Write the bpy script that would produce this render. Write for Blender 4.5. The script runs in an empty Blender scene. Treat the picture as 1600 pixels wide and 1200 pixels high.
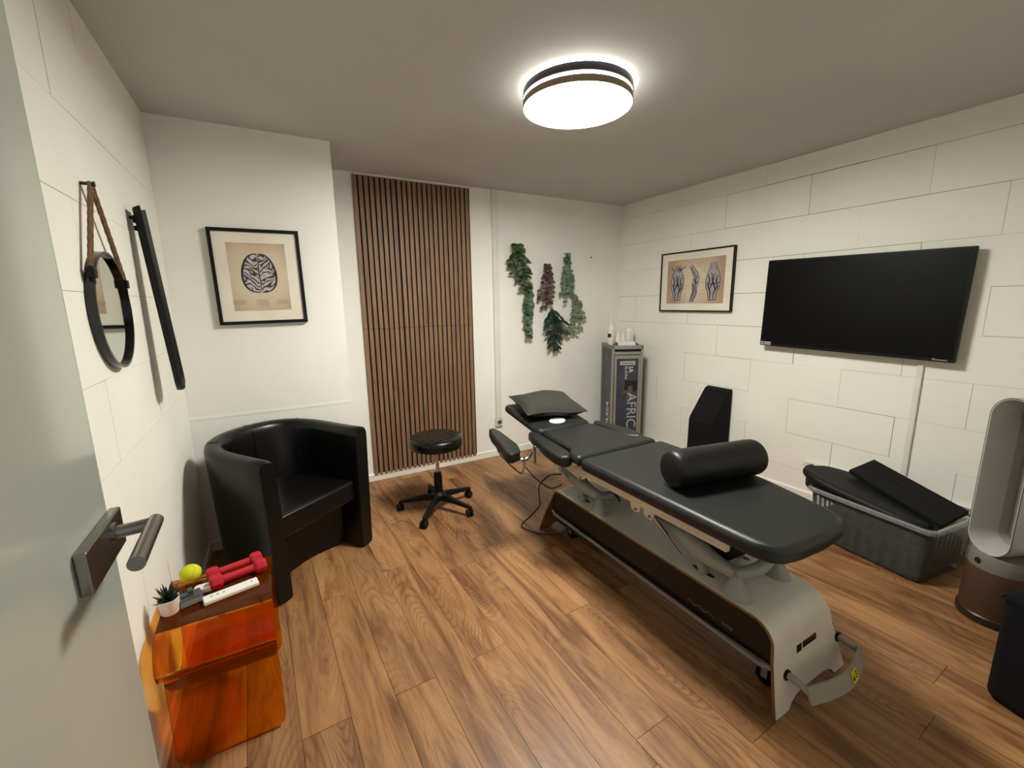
import bpy, bmesh, math, random
from mathutils import Vector, Matrix
random.seed(7)
PI = math.pi
D = bpy.data
SC = bpy.context.scene
COL = SC.collection

# ------------------------------------------------------------------ camera
YAW, PITCH, ROLL, FPX = 0.51074, 0.18629, -0.01469, 674.17
cam_d = D.cameras.new('camera'); cam = D.objects.new('camera', cam_d); COL.objects.link(cam)
cam_d.sensor_width = 36; cam_d.lens = FPX * 36 / 1600; cam_d.clip_start = 0.02
fw = Vector((math.sin(YAW)*math.cos(PITCH), math.cos(YAW)*math.cos(PITCH), -math.sin(PITCH)))
rt = Vector((math.cos(YAW), -math.sin(YAW), 0)); up = rt.cross(fw)
rt2 = rt*math.cos(ROLL) + up*math.sin(ROLL); up2 = -rt*math.sin(ROLL) + up*math.cos(ROLL)
cam.matrix_world = Matrix(((rt2.x, up2.x, -fw.x, 0), (rt2.y, up2.y, -fw.y, 0), (rt2.z, up2.z, -fw.z, 1.4404), (0, 0, 0, 1)))
SC.camera = cam
# ------------------------------------------------------------------ light + exposure
w = D.worlds.new('world'); SC.world = w; w.use_nodes = True
w.node_tree.nodes['Background'].inputs[0].default_value = (0.80, 0.88, 1.0, 1)
w.node_tree.nodes['Background'].inputs[1].default_value = 0.15
SC.view_settings.view_transform = 'Standard'; SC.view_settings.look = 'None'
SC.view_settings.gamma = 1; SC.view_settings.exposure = 1.6
SC.view_settings.use_curve_mapping = False
LAMP_DOWN, LAMP_RING = 44.0, 7.0
LAMP_COL = (1.0, 0.985, 0.905)

# ------------------------------------------------------------------ room numbers
XR, YB, XL, YC, XC, H = 3.294, 3.524, -0.438, 2.957, 0.436, 2.40
YF = -0.16

# ------------------------------------------------------------------ materials
def lin(c):
    return tuple((v/255/12.92 if v/255 <= .04045 else ((v/255+.055)/1.055)**2.4) for v in c) + (1.0,)
class NT:
    def __init__(s, name):
        s.m = D.materials.new(name); s.m.use_nodes = True; s.t = s.m.node_tree; s.n = s.t.nodes
        s.b = s.n['Principled BSDF']; s.out = s.n['Material Output']
    def new(s, k, **kw):
        x = s.n.new(k)
        for a, v in kw.items():
            if a.startswith('i_'): x.inputs[a[2:].replace('_', ' ')].default_value = v
            else: setattr(x, a, v)
        return x
    def link(s, a, b): s.t.links.new(a, b)
    def ramp(s, fac, stops):
        r = s.new('ShaderNodeValToRGB'); e = r.color_ramp.elements
        e[0].position, e[0].color = stops[0]; e[1].position, e[1].color = stops[-1]
        for p, c in stops[1:-1]:
            q = e.new(p); q.color = c
        s.link(fac, r.inputs[0]); return r
    def noise(s, scale, detail=4, vec=None, dist=0.0, rough=.5):
        n = s.new('ShaderNodeTexNoise'); n.inputs['Scale'].default_value = scale; n.inputs['Detail'].default_value = detail
        n.inputs['Distortion'].default_value = dist; n.inputs['Roughness'].default_value = rough
        if vec is not None: s.link(vec, n.inputs['Vector'])
        return n
    def bump(s, h, strength=.2, dist=.002, prev=None):
        b = s.new('ShaderNodeBump'); b.inputs['Strength'].default_value = strength; b.inputs['Distance'].default_value = dist
        s.link(h, b.inputs['Height'])
        if prev: s.link(prev.outputs[0], b.inputs['Normal'])
        s.link(b.outputs[0], s.b.inputs['Normal']); return b
def mat(name, rgb, rough=.5, metal=0, bs=0, bstr=.15, bd=.001, var=.06, coat=0, spec=.5, vs=6):
    t = NT(name); c = lin(rgb); tc = t.new('ShaderNodeTexCoord')
    n = t.noise(vs, 3, tc.outputs['Object'])
    lo = tuple(max(0, v*(1-var)) for v in c[:3]) + (1,); hi = tuple(min(1, v*(1+var)) for v in c[:3]) + (1,)
    r = t.ramp(n.outputs['Fac'], [(.3, lo), (.7, hi)]); t.link(r.outputs[0], t.b.inputs['Base Color'])
    t.b.inputs['Roughness'].default_value = rough; t.b.inputs['Metallic'].default_value = metal
    t.b.inputs['Coat Weight'].default_value = coat; t.b.inputs['Coat Roughness'].default_value = .1
    t.b.inputs['Specular IOR Level'].default_value = spec
    if bs:
        m = t.noise(bs, 5, tc.outputs['Object']); t.bump(m.outputs['Fac'], bstr, bd)
    return t.m
def wall_paint(name, rgb, sc=30, st=.35, bd=.003):
    t = NT(name); tc = t.new('ShaderNodeTexCoord')
    gp = t.new('ShaderNodeNewGeometry')
    n = t.noise(1.7, 5, gp.outputs['Position'])
    c = lin(rgb); lo = tuple(v*.93 for v in c[:3]) + (1,)
    r = t.ramp(n.outputs['Fac'], [(.3, lo), (.65, c)]); t.link(r.outputs[0], t.b.inputs['Base Color'])
    t.b.inputs['Roughness'].default_value = .8; t.b.inputs['Specular IOR Level'].default_value = .25
    a = t.noise(sc, 8, gp.outputs['Position'], rough=.65); t.bump(a.outputs['Fac'], st, bd)
    return t.m
M = {}
M['plaster'] = wall_paint('white_plaster', (238, 236, 228), 22, .18, .0025)
M['block'] = wall_paint('painted_block', (238, 236, 225), 38, .45, .003)
M['mortar'] = wall_paint('mortar_joint', (70, 66, 58), 60, .5)
M['ceil'] = wall_paint('ceiling_paint', (197, 197, 190), 40, .1)
M['trim'] = mat('white_trim', (232, 229, 220), .4)
M['duct'] = mat('white_plastic_duct', (222, 219, 212), .35)
M['leather'] = mat('black_leatherette', (11, 10, 10), .31, bs=160, bstr=.15, bd=.0005, var=.15, spec=.32)
M['vinyl'] = mat('anthracite_vinyl', (28, 29, 28), .43, bs=420, bstr=.12, bd=.0004, var=.05, spec=.4)
M['vinyl_dark'] = mat('black_vinyl', (11, 11, 11), .44, bs=400, bstr=.12, bd=.0004, spec=.4)
M['foam'] = mat('black_foam', (15, 15, 16), .85, bs=250, bstr=.3, spec=.2)
M['cube'] = mat('black_fabric', (11, 12, 15), .9, bs=400, bstr=.5, spec=.2)
M['cushion'] = mat('grey_brown_cotton', (41, 39, 33), .9, bs=300, bstr=.3)
M['black_plastic'] = mat('black_plastic', (8, 8, 8), .5, spec=.25)
M['black_gloss'] = mat('black_gloss', (9, 9, 10), .16)
M['screen'] = mat('tv_screen', (4, 4, 4), .42, var=.0, spec=.14)
M['chrome'] = mat('chrome', (200, 198, 192), .12, 1)
M['steel'] = mat('brushed_steel', (150, 147, 140), .28, 1, bs=200, bstr=.1)
M['casting'] = mat('grey_hammered_casting', (140, 141, 132), .45, bs=150, bstr=.25)
M['rail'] = mat('cream_powder_coat', (213, 197, 180), .45)
M['grey_laminate'] = mat('grey_laminate', (206, 203, 190), .4)
M['plyedge'] = mat('plywood_edge', (120, 84, 52), .6)
M['side_panel'] = mat('black_side_panel', (11, 9, 8), .4, spec=.3)
M['grey_tube'] = mat('grey_tube', (120, 112, 108), .4)
M['grey_rubber'] = mat('grey_rubber', (140, 134, 120), .6)
M['yellow'] = mat('yellow_label', (205, 190, 40), .5)
M['white_print'] = mat('white_print', (215, 215, 212), .5)
M['grey_print'] = mat('grey_print', (168, 168, 168), .5)
M['dim_print'] = mat('dim_grey_print', (100, 99, 98), .5)
M['pic_frame'] = mat('black_wood_frame', (9, 8, 8), .4, spec=.3)
M['matboard'] = mat('cream_mat_board', (226, 219, 203), .8)
def aged_paper():
    t = NT('aged_paper'); tc = t.new('ShaderNodeTexCoord'); n = t.noise(9, 6, tc.outputs['Object'])
    g = t.new('ShaderNodeTexGradient', gradient_type='SPHERICAL'); mp = t.new('ShaderNodeMapping')
    mp.inputs['Scale'].default_value = (3.6, 3.6, 3.6); t.link(tc.outputs['Object'], mp.inputs[0]); t.link(mp.outputs[0], g.inputs[0])
    a = t.new('ShaderNodeMath', operation='MULTIPLY_ADD'); t.link(n.outputs['Fac'], a.inputs[0]); a.inputs[1].default_value = .5
    t.link(g.outputs['Fac'], a.inputs[2])
    r = t.ramp(a.outputs[0], [(.2, lin((168, 138, 116))), (.5, lin((190, 168, 145))), (.85, lin((208, 192, 168)))])
    t.link(r.outputs[0], t.b.inputs['Base Color']); t.b.inputs['Roughness'].default_value = .8; return t.m
M['paper'] = aged_paper()
M['ink'] = mat('dark_ink', (44, 40, 46), .8)
M['ink_mid'] = mat('grey_ink', (118, 112, 120), .8)
M['ink_light'] = mat('pale_ink', (160, 153, 156), .8)
def gyri_print():
    """flat print: winding engraved folds"""
    t = NT('gyri_print'); tc = t.new('ShaderNodeTexCoord')
    ab = t.new('ShaderNodeSeparateXYZ'); t.link(tc.outputs['Object'], ab.inputs[0])
    m = t.new('ShaderNodeMath', operation='ABSOLUTE'); t.link(ab.outputs['X'], m.inputs[0])
    sk = t.new('ShaderNodeMath', operation='MULTIPLY_ADD'); t.link(m.outputs[0], sk.inputs[0]); sk.inputs[1].default_value = -.55; t.link(ab.outputs['Z'], sk.inputs[2])
    cb = t.new('ShaderNodeCombineXYZ'); t.link(ab.outputs['X'], cb.inputs[0]); t.link(sk.outputs[0], cb.inputs[2])
    n = t.noise(26, 1, cb.outputs[0], dist=.5, rough=.3)
    zz = t.new('ShaderNodeMath', operation='MULTIPLY'); t.link(sk.outputs[0], zz.inputs[0]); zz.inputs[1].default_value = 230
    a = t.new('ShaderNodeMath', operation='MULTIPLY_ADD'); t.link(n.outputs['Fac'], a.inputs[0]); a.inputs[1].default_value = 19.0; t.link(zz.outputs[0], a.inputs[2])
    sn = t.new('ShaderNodeMath', operation='SINE'); t.link(a.outputs[0], sn.inputs[0])
    mr = t.new('ShaderNodeMapRange'); mr.inputs[1].default_value = -1; t.link(sn.outputs[0], mr.inputs[0])
    r = t.ramp(mr.outputs[0], [(.10, lin((50, 45, 52))), (.32, lin((118, 111, 118))), (.75, lin((176, 168, 168))), (1, lin((192, 184, 178)))])
    t.link(r.outputs[0], t.b.inputs['Base Color']); t.b.inputs['Roughness'].default_value = .8; return t.m
M['gyri'] = gyri_print()
M['ink_faint'] = mat('faint_ink', (140, 118, 100), .8)
M['rope'] = mat('jute_rope', (112, 84, 56), .9, bs=220, bstr=.9, bd=.003, var=.3, vs=90)
M['mirror'] = mat('mirror_glass', (215, 222, 218), .02, 1, var=0)
M['felt'] = mat('black_felt', (8, 7, 7), .95, bs=200)
M['red'] = mat('red_neoprene', (178, 8, 34), .55, bs=200, bstr=.2)
M['ball'] = mat('tennis_felt', (208, 214, 32), .95, bs=300, bstr=.8, bd=.002)
M['ballseam'] = mat('tennis_seam', (190, 192, 90), .8)
M['pot'] = mat('white_ceramic', (226, 220, 210), .4)
M['succulent'] = mat('dark_succulent', (22, 34, 28), .5)
M['soil'] = mat('dark_soil', (24, 18, 14), .9)
M['white_plastic'] = mat('white_plastic', (228, 226, 220), .35)
M['grey_plastic'] = mat('slate_grey_plastic', (58, 64, 66), .4)
M['silver_plastic'] = mat('silver_plastic', (130, 130, 126), .35)
M['aluminium'] = mat('dull_aluminium', (150, 147, 136), .45, .35)
M['trolley_panel'] = mat('blue_grey_panel', (56, 58, 70), .5, var=.25, vs=5)
M['trolley_patch'] = mat('brown_picture_print', (84, 72, 66), .5, var=.5, vs=30)
M['trolley_dark'] = mat('dark_picture_print', (22, 20, 20), .5, var=.4, vs=30)
M['bottle'] = mat('white_bottle', (222, 216, 202), .35)
M['label_dark'] = mat('dark_label', (30, 28, 30), .5)
M['label_pale'] = mat('pale_label', (176, 176, 170), .5)
M['wipes'] = mat('white_wipes_film', (206, 212, 216), .25)
M['wipes_blue'] = mat('blue_wipes_film', (32, 66, 134), .25)
M['fan_base'] = mat('copper_mesh', (76, 54, 38), .45, .2, bs=600, bstr=.5)
M['fan_dark'] = mat('dark_bronze', (46, 34, 26), .4, .2)
M['fan_silver'] = mat('fan_silver', (176, 174, 170), .35, .1)
M['fan_grey'] = mat('fan_grey_lining', (150, 147, 140), .6)
M['fan_collar'] = mat('fan_collar_grey', (112, 108, 100), .4)
M['soft_black'] = mat('soft_black_vinyl', (12, 12, 12), .6, bs=250, bstr=.1, spec=.3)
M['cord'] = mat('dark_brown_cord', (38, 20, 16), .5)
M['lamp_black'] = mat('lamp_black_band', (38, 37, 42), .3)
M['lamp_bronze'] = mat('lamp_bronze_band', (128, 112, 88), .4)
def emit(name, col, s):
    t = NT(name); t.b.inputs['Base Color'].default_value = (.8, .8, .8, 1)
    n = t.noise(5, 2); r = t.ramp(n.outputs['Fac'], [(0, tuple(c*.98 for c in col)+(1,)), (1, tuple(col)+(1,))])
    t.link(r.outputs[0], t.b.inputs['Emission Color']); t.b.inputs['Emission Strength'].default_value = s; return t.m
M['lamp_disc'] = emit('lamp_diffuser', LAMP_COL, LAMP_DOWN)
M['lamp_ring'] = emit('lamp_glow_ring', (1.0, .97, .90), LAMP_RING)

def wood_floor():
    t = NT('oak_laminate'); oi = t.new('ShaderNodeObjectInfo'); tc = t.new('ShaderNodeTexCoord')
    off = t.new('ShaderNodeVectorMath', operation='MULTIPLY_ADD')
    cmb = t.new('ShaderNodeCombineXYZ')
    m1 = t.new('ShaderNodeMath', operation='MULTIPLY'); m1.inputs[1].default_value = 37.3; t.link(oi.outputs['Random'], m1.inputs[0])
    m2 = t.new('ShaderNodeMath', operation='MULTIPLY'); m2.inputs[1].default_value = 91.7; t.link(oi.outputs['Random'], m2.inputs[0])
    t.link(m1.outputs[0], cmb.inputs[0]); t.link(m2.outputs[0], cmb.inputs[1]); t.link(m2.outputs[0], cmb.inputs[2])
    add = t.new('ShaderNodeVectorMath', operation='ADD'); t.link(tc.outputs['Object'], add.inputs[0]); t.link(cmb.outputs[0], add.inputs[1])
    def mapped(sx, sy):
        mp = t.new('ShaderNodeMapping'); mp.inputs['Scale'].default_value = (sx, sy, 1); t.link(add.outputs[0], mp.inputs[0]); return mp.outputs[0]
    # whorled growth rings: contour lines of a smooth stretched field
    fld = t.noise(1.0, 1.6, mapped(4.6, 1.2), dist=.3, rough=.3)
    vo = t.new('ShaderNodeTexVoronoi', feature='F1'); vo.inputs['Scale'].default_value = 1.0; t.link(mapped(5.0, 1.15), vo.inputs['Vector'])
    kn = t.new('ShaderNodeMapRange', interpolation_type='SMOOTHSTEP'); kn.inputs[1].default_value = 0.0; kn.inputs[2].default_value = .55
    kn.inputs[3].default_value = .30; kn.inputs[4].default_value = 0.0; t.link(vo.outputs['Distance'], kn.inputs[0])
    sm_ = t.new('ShaderNodeMath', operation='ADD'); t.link(fld.outputs['Fac'], sm_.inputs[0]); t.link(kn.outputs[0], sm_.inputs[1])
    ml = t.new('ShaderNodeMath', operation='MULTIPLY'); ml.inputs[1].default_value = 185.0; t.link(sm_.outputs[0], ml.inputs[0])
    core = t.new('ShaderNodeMapRange', interpolation_type='SMOOTHSTEP'); core.inputs[1].default_value = 0.02; core.inputs[2].default_value = .16
    core.inputs[3].default_value = .62; core.inputs[4].default_value = 1.0; t.link(vo.outputs['Distance'], core.inputs[0])
    wob = t.noise(1.0, 3, mapped(26, 9)); wa = t.new('ShaderNodeMath', operation='MULTIPLY_ADD'); wa.inputs[1].default_value = 3.0
    t.link(wob.outputs['Fac'], wa.inputs[0]); t.link(ml.outputs[0], wa.inputs[2])
    sn = t.new('ShaderNodeMath', operation='SINE'); t.link(wa.outputs[0], sn.inputs[0])
    ring = t.new('ShaderNodeMapRange'); ring.inputs[1].default_value = -1; ring.inputs[2].default_value = 1; t.link(sn.outputs[0], ring.inputs[0])
    fine = t.noise(1.0, 9, mapped(150, 9), dist=.4, rough=.75)
    mid = t.noise(1.0, 5, mapped(13, 1.5), dist=.9, rough=.62)
    base = t.ramp(mid.outputs['Fac'], [(.27, lin((84, 53, 31))), (.40, lin((126, 87, 54))), (.55, lin((158, 115, 75))), (.8, lin((178, 136, 92)))])
    rr = t.ramp(ring.outputs[0], [(0, (.70, .65, .60, 1)), (.20, (.90, .885, .87, 1)), (.5, (1.0, 1.0, 1.0, 1)), (1, (1.05, 1.05, 1.05, 1))])
    mx = t.new('ShaderNodeMix', data_type='RGBA', blend_type='MULTIPLY'); rm_ = t.noise(1.0, 2, mapped(3.2, .9)); rmr = t.new('ShaderNodeMapRange', interpolation_type='SMOOTHSTEP')
    rmr.inputs[1].default_value = .42; rmr.inputs[2].default_value = .62; rmr.inputs[3].default_value = .18; rmr.inputs[4].default_value = .95
    t.link(rm_.outputs['Fac'], rmr.inputs[0]); t.link(rmr.outputs[0], mx.inputs[0])
    t.link(base.outputs[0], mx.inputs[6]); t.link(rr.outputs[0], mx.inputs[7])
    fr = t.ramp(fine.outputs['Fac'], [(.34, (.62, .57, .53, 1)), (.5, (1, 1, 1, 1)), (.7, (1.08, 1.08, 1.08, 1))])
    mx2 = t.new('ShaderNodeMix', data_type='RGBA', blend_type='MULTIPLY'); mx2.inputs[0].default_value = .7
    t.link(mx.outputs[2], mx2.inputs[6]); t.link(fr.outputs[0], mx2.inputs[7])
    tint = t.ramp(oi.outputs['Random'], [(0, (.84, .84, .85, 1)), (.5, (.97, .96, .95, 1)), (1, (1.08, 1.06, 1.02, 1))])
    mx3 = t.new('ShaderNodeMix', data_type='RGBA', blend_type='MULTIPLY'); mx3.inputs[0].default_value = 1
    mk = t.new('ShaderNodeVectorMath', operation='SCALE'); t.link(mx2.outputs[2], mk.inputs[0]); t.link(core.outputs[0], mk.inputs['Scale'])
    t.link(mk.outputs[0], mx3.inputs[6]); t.link(tint.outputs[0], mx3.inputs[7])
    t.link(mx3.outputs[2], t.b.inputs['Base Color'])
    t.b.inputs['Roughness'].default_value = .42; t.b.inputs['Specular IOR Level'].default_value = .4
    t.bump(fine.outputs['Fac'], .12, .001); return t.m
M['oak'] = wood_floor()
def slat_wood():
    t = NT('walnut_veneer'); oi = t.new('ShaderNodeObjectInfo'); tc = t.new('ShaderNodeTexCoord')
    m1 = t.new('ShaderNodeMath', operation='MULTIPLY'); m1.inputs[1].default_value = 53.0; t.link(oi.outputs['Random'], m1.inputs[0])
    add = t.new('ShaderNodeVectorMath', operation='ADD'); t.link(tc.outputs['Object'], add.inputs[0]); t.link(m1.outputs[0], add.inputs[1])
    mp = t.new('ShaderNodeMapping'); mp.inputs['Scale'].default_value = (60, 60, 4); t.link(add.outputs[0], mp.inputs[0])
    n = t.noise(1, 6, mp.outputs[0], dist=.6, rough=.6)
    r = t.ramp(n.outputs['Fac'], [(.25, lin((104, 76, 54))), (.5, lin((134, 101, 74))), (.8, lin((150, 117, 88)))])
    ti = t.ramp(oi.outputs['Random'], [(0, (.90, .89, .88, 1)), (1, (1.06, 1.05, 1.05, 1))])
    mx = t.new('ShaderNodeMix', data_type='RGBA', blend_type='MULTIPLY'); mx.inputs[0].default_value = 1
    t.link(r.outputs[0], mx.inputs[6]); t.link(ti.outputs[0], mx.inputs[7]); t.link(mx.outputs[2], t.b.inputs['Base Color'])
    t.b.inputs['Roughness'].default_value = .55; return t.m
M['slat'] = slat_wood()
def tinted(name, tcol, dcol, dfac, rough=.05, gl=.12):
    """clear or coloured acrylic: light passes tinted, plus some body colour and a glossy skin"""
    t = NT(name); t.n.remove(t.b)
    tr = t.new('ShaderNodeBsdfTransparent'); tr.inputs[0].default_value = tcol
    df = t.new('ShaderNodeBsdfDiffuse'); tc = t.new('ShaderNodeTexCoord'); n = t.noise(6, 3, tc.outputs['Object'])
    r = t.ramp(n.outputs['Fac'], [(.3, tuple(c*.9 for c in dcol[:3])+(1,)), (.7, dcol)]); t.link(r.outputs[0], df.inputs[0])
    m = t.new('ShaderNodeMixShader'); m.inputs[0].default_value = dfac; t.link(tr.outputs[0], m.inputs[1]); t.link(df.outputs[0], m.inputs[2])
    g = t.new('ShaderNodeBsdfGlossy'); g.inputs['Roughness'].default_value = rough
    lw = t.new('ShaderNodeLayerWeight'); lw.inputs[0].default_value = gl
    m2 = t.new('ShaderNodeMixShader'); t.link(lw.outputs['Fresnel'], m2.inputs[0]); t.link(m.outputs[0], m2.inputs[1]); t.link(g.outputs[0], m2.inputs[2])
    t.link(m2.outputs[0], t.out.inputs[0]); return t.m
M['orange'] = tinted('orange_acrylic', (1.0, .66, .14, 1), lin((220, 104, 6)), .09, .04, .2)
M['box_plastic'] = tinted('cloudy_clear_plastic', (.84, .85, .84, 1), lin((165, 168, 166)), .16, .2, .2)
M['box_rim'] = tinted('cloudy_rim_plastic', (.85, .86, .85, 1), lin((190, 192, 188)), .28, .2, .3)
M['door_glass'] = None
def satin_glass():
    t = NT('satin_green_grey_glass'); tc = t.new('ShaderNodeTexCoord'); n = t.noise(2, 2, tc.outputs['Object'])
    r = t.ramp(n.outputs['Fac'], [(.3, lin((168, 172, 160))), (.7, lin((174, 178, 166)))]); t.link(r.outputs[0], t.b.inputs['Base Color'])
    t.b.inputs['Roughness'].default_value = .10; t.b.inputs['Specular IOR Level'].default_value = 1.0; return t.m
M['door_glass'] = satin_glass()
M['glass_edge'] = mat('glass_edge', (214, 222, 210), .2)
M['socket'] = mat('socket_white', (206, 206, 204), .3)
def leaf_mat(name, a, b, stripes=False):
    t = NT(name); oi = t.new('ShaderNodeObjectInfo'); tc = t.new('ShaderNodeTexCoord')
    r = t.ramp(oi.outputs['Random'], [(0, lin(a)), (1, lin(b))]); o = r.outputs[0]
    if stripes:
        wv = t.new('ShaderNodeTexWave'); wv.inputs['Scale'].default_value = 30; wv.bands_direction = 'X'; t.link(tc.outputs['Object'], wv.inputs[0])
        rr = t.ramp(wv.outputs['Fac'], [(.45, lin(a)), (.8, lin((168, 178, 150)))]); o = rr.outputs[0]
    t.link(o, t.b.inputs['Base Color']); t.b.inputs['Roughness'].default_value = .5; return t.m
M['leaf_a'] = leaf_mat('variegated_leaf', (12, 34, 27), (84, 104, 64))
M['leaf_b'] = leaf_mat('eucalyptus_leaf', (44, 70, 54), (92, 112, 86))
M['leaf_c'] = leaf_mat('purple_leaf', (48, 32, 36), (104, 82, 82))
M['leaf_d'] = leaf_mat('dark_lance_leaf', (12, 26, 22), (30, 60, 42))
M['leaf_e'] = leaf_mat('pale_green_leaf', (62, 92, 70), (112, 134, 108))
M['leaf_f'] = leaf_mat('striped_leaf', (26, 46, 32), (70, 92, 66), True)
M['stem'] = mat('green_stem', (58, 74, 46), .6)

# ------------------------------------------------------------------ mesh helpers
class MB:
    def __init__(s): s.v = []; s.f = []
    def add(s, vs, fs):
        o = len(s.v); s.v += [tuple(p) for p in vs]; s.f += [tuple(i+o for i in f) for f in fs]; return s
    def box(s, c, d, rz=0, M3=None):
        hx, hy, hz = d[0]/2, d[1]/2, d[2]/2
        vs = [Vector((x*hx, y*hy, z*hz)) for z in (-1, 1) for x, y in ((-1, -1), (1, -1), (1, 1), (-1, 1))]
        R = M3 if M3 is not None else Matrix.Rotation(rz, 3, 'Z')
        return s.add([R @ p + Vector(c) for p in vs], [(3, 2, 1, 0), (4, 5, 6, 7), (0, 1, 5, 4), (1, 2, 6, 5), (2, 3, 7, 6), (3, 0, 4, 7)])
    def bx(s, x0, x1, y0, y1, z0, z1): return s.box(((x0+x1)/2, (y0+y1)/2, (z0+z1)/2), (abs(x1-x0), abs(y1-y0), abs(z1-z0)))
    def prism(s, poly, ax, a0, a1):
        """poly in the plane normal to axis ax (x:(y,z) y:(x,z) z:(x,y)), extruded a0..a1"""
        def P(p, a): return {'x': (a, p[0], p[1]), 'y': (p[0], a, p[1]), 'z': (p[0], p[1], a)}[ax]
        n = len(poly)
        return s.add([P(p, a0) for p in poly] + [P(p, a1) for p in poly],
                     [tuple(range(n))[::-1], tuple(range(n, 2*n))] + [(i, (i+1) % n, n+(i+1) % n, n+i) for i in range(n)])
    def tube(s, pts, rad, n=10, cap=True, closed=False, flat=1.0):
        pts = [Vector(p) for p in pts]; m = len(pts)
        if not hasattr(rad, '__len__'): rad = [rad]*m
        prev = None; rings = []
        for i, p in enumerate(pts):
            if closed: d = (pts[(i+1) % m]-pts[i-1])
            else: d = (pts[min(i+1, m-1)]-pts[max(i-1, 0)])
            d = d.normalized()
            if prev is None:
                a = Vector((0, 0, 1)) if abs(d.z) < .9 else Vector((1, 0, 0)); u = d.cross(a).normalized()
            else: u = (prev - d*prev.dot(d)).normalized()
            prev = u; v2 = d.cross(u)
            rings.append([p + (u*math.cos(2*PI*k/n)+v2*math.sin(2*PI*k/n)*flat)*rad[i] for k in range(n)])
        vs = [q for r in rings for q in r]; fs = []
        for i in range(m if closed else m-1):
            j = (i+1) % m
            for k in range(n): fs.append((i*n+k, i*n+(k+1) % n, j*n+(k+1) % n, j*n+k))
        if cap and not closed: fs += [tuple(range(n))[::-1], tuple((m-1)*n+k for k in range(n))]
        return s.add(vs, fs)
    def lathe(s, prof, c=(0, 0, 0), n=32, caps=True, sx=1, sy=1):
        vs = []; fs = []; m = len(prof)
        for r, z in prof:
            for k in range(n): vs.append((c[0]+r*sx*math.cos(2*PI*k/n), c[1]+r*sy*math.sin(2*PI*k/n), c[2]+z))
        for i in range(m-1):
            for k in range(n): fs.append((i*n+k, i*n+(k+1) % n, (i+1)*n+(k+1) % n, (i+1)*n+k))
        if caps: fs += [tuple(range(n))[::-1], tuple((m-1)*n+k for k in range(n))]
        return s.add(vs, fs)
    def cyl(s, p0, p1, r, n=16, r1=None): return s.tube([p0, p1], [r, r if r1 is None else r1], n)
    def sphere(s, c, r, n=20, m=12, sx=1, sy=1, sz=1):
        prof = [(max(1e-4, math.sin(PI*i/m))*r, -math.cos(PI*i/m)*r*sz) for i in range(m+1)]
        return s.lathe(prof, c, n, True, sx, sy)
    def grid(s, fn, nu, nv):
        vs = [fn(i/nu, j/nv) for j in range(nv+1) for i in range(nu+1)]
        return s.add(vs, [(j*(nu+1)+i, j*(nu+1)+i+1, (j+1)*(nu+1)+i+1, (j+1)*(nu+1)+i) for j in range(nv) for i in range(nu)])
def rrect(x0, x1, y0, y1, r, k=5):
    if not hasattr(r, '__len__'): r = [r]*4
    out = []
    for (cx, cy, a, q) in ((x1-r[0], y1-r[0], 0, r[0]), (x0+r[1], y1-r[1], 90, r[1]), (x0+r[2], y0+r[2], 180, r[2]), (x1-r[3], y0+r[3], 270, r[3])):
        for i in range(k+1):
            t = math.radians(a+90*i/k); out.append((cx+q*math.cos(t), cy+q*math.sin(t)))
    return out
def spline(P, n=8):
    P = [Vector(p) for p in P]; out = []
    for i in range(len(P)-1):
        a = P[max(i-1, 0)]; b = P[i]; c = P[i+1]; d = P[min(i+2, len(P)-1)]
        for k in range(n):
            t = k/n; out.append(.5*((2*b)+(c-a)*t+(2*a-5*b+4*c-d)*t*t+(3*b-a-3*c+d)*t**3))
    return out + [P[-1]]
def root_mat(o):
    m = Matrix.Identity(4); chain = []
    while o is not None: chain.append(o); o = o.parent
    for q in reversed(chain): m = m @ q.matrix_basis
    return m
def mesh_of(name, mb, m, smooth=None):
    me = D.meshes.new(name); me.from_pydata([tuple(v) for v in mb.v], [], mb.f)
    bm = bmesh.new(); bm.from_mesh(me); bmesh.ops.recalc_face_normals(bm, faces=bm.faces); bm.to_mesh(me); bm.free()
    me.materials.append(m)
    if smooth is not None:
        me.shade_smooth(); me.set_sharp_from_angle(angle=math.radians(smooth))
    return me
def obj(name, mb, m, parent=None, smooth=None, bevel=0, seg=3, world=True, sub=0, label=None, ang=35):
    if world and parent is not None:
        inv = root_mat(parent).inverted(); mb.v = [tuple(inv @ Vector(v)) for v in mb.v]
    me = mesh_of(name, mb, m, smooth if not bevel else 180)
    o = D.objects.new(name, me); COL.objects.link(o); o.parent = parent
    if bevel:
        b = o.modifiers.new('bevel', 'BEVEL'); b.width = bevel; b.segments = seg; b.limit_method = 'ANGLE'
        b.angle_limit = math.radians(ang); b.harden_normals = True
        if smooth is None: pass
    if sub:
        s_ = o.modifiers.new('sub', 'SUBSURF'); s_.levels = s_.render_levels = sub
    if label: o['label'] = label
    return o
def stuff(o): o['kind'] = 'stuff'; return o
def thing(name, label, cat, loc=(0, 0, 0), rz=0, group=None):
    o = D.objects.new(name, None); COL.objects.link(o); o.location = loc; o.rotation_euler = (0, 0, rz); o.empty_display_size = .05
    o['label'] = label; o['category'] = cat
    if group: o['group'] = group
    return o
def tag(o, label, cat, group=None):
    o['label'] = label; o['category'] = cat
    if group: o['group'] = group
    return o
def struct(name, mb, m, **kw):
    o = obj(name, mb, m, None, **kw); o['kind'] = 'structure'; return o
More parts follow.
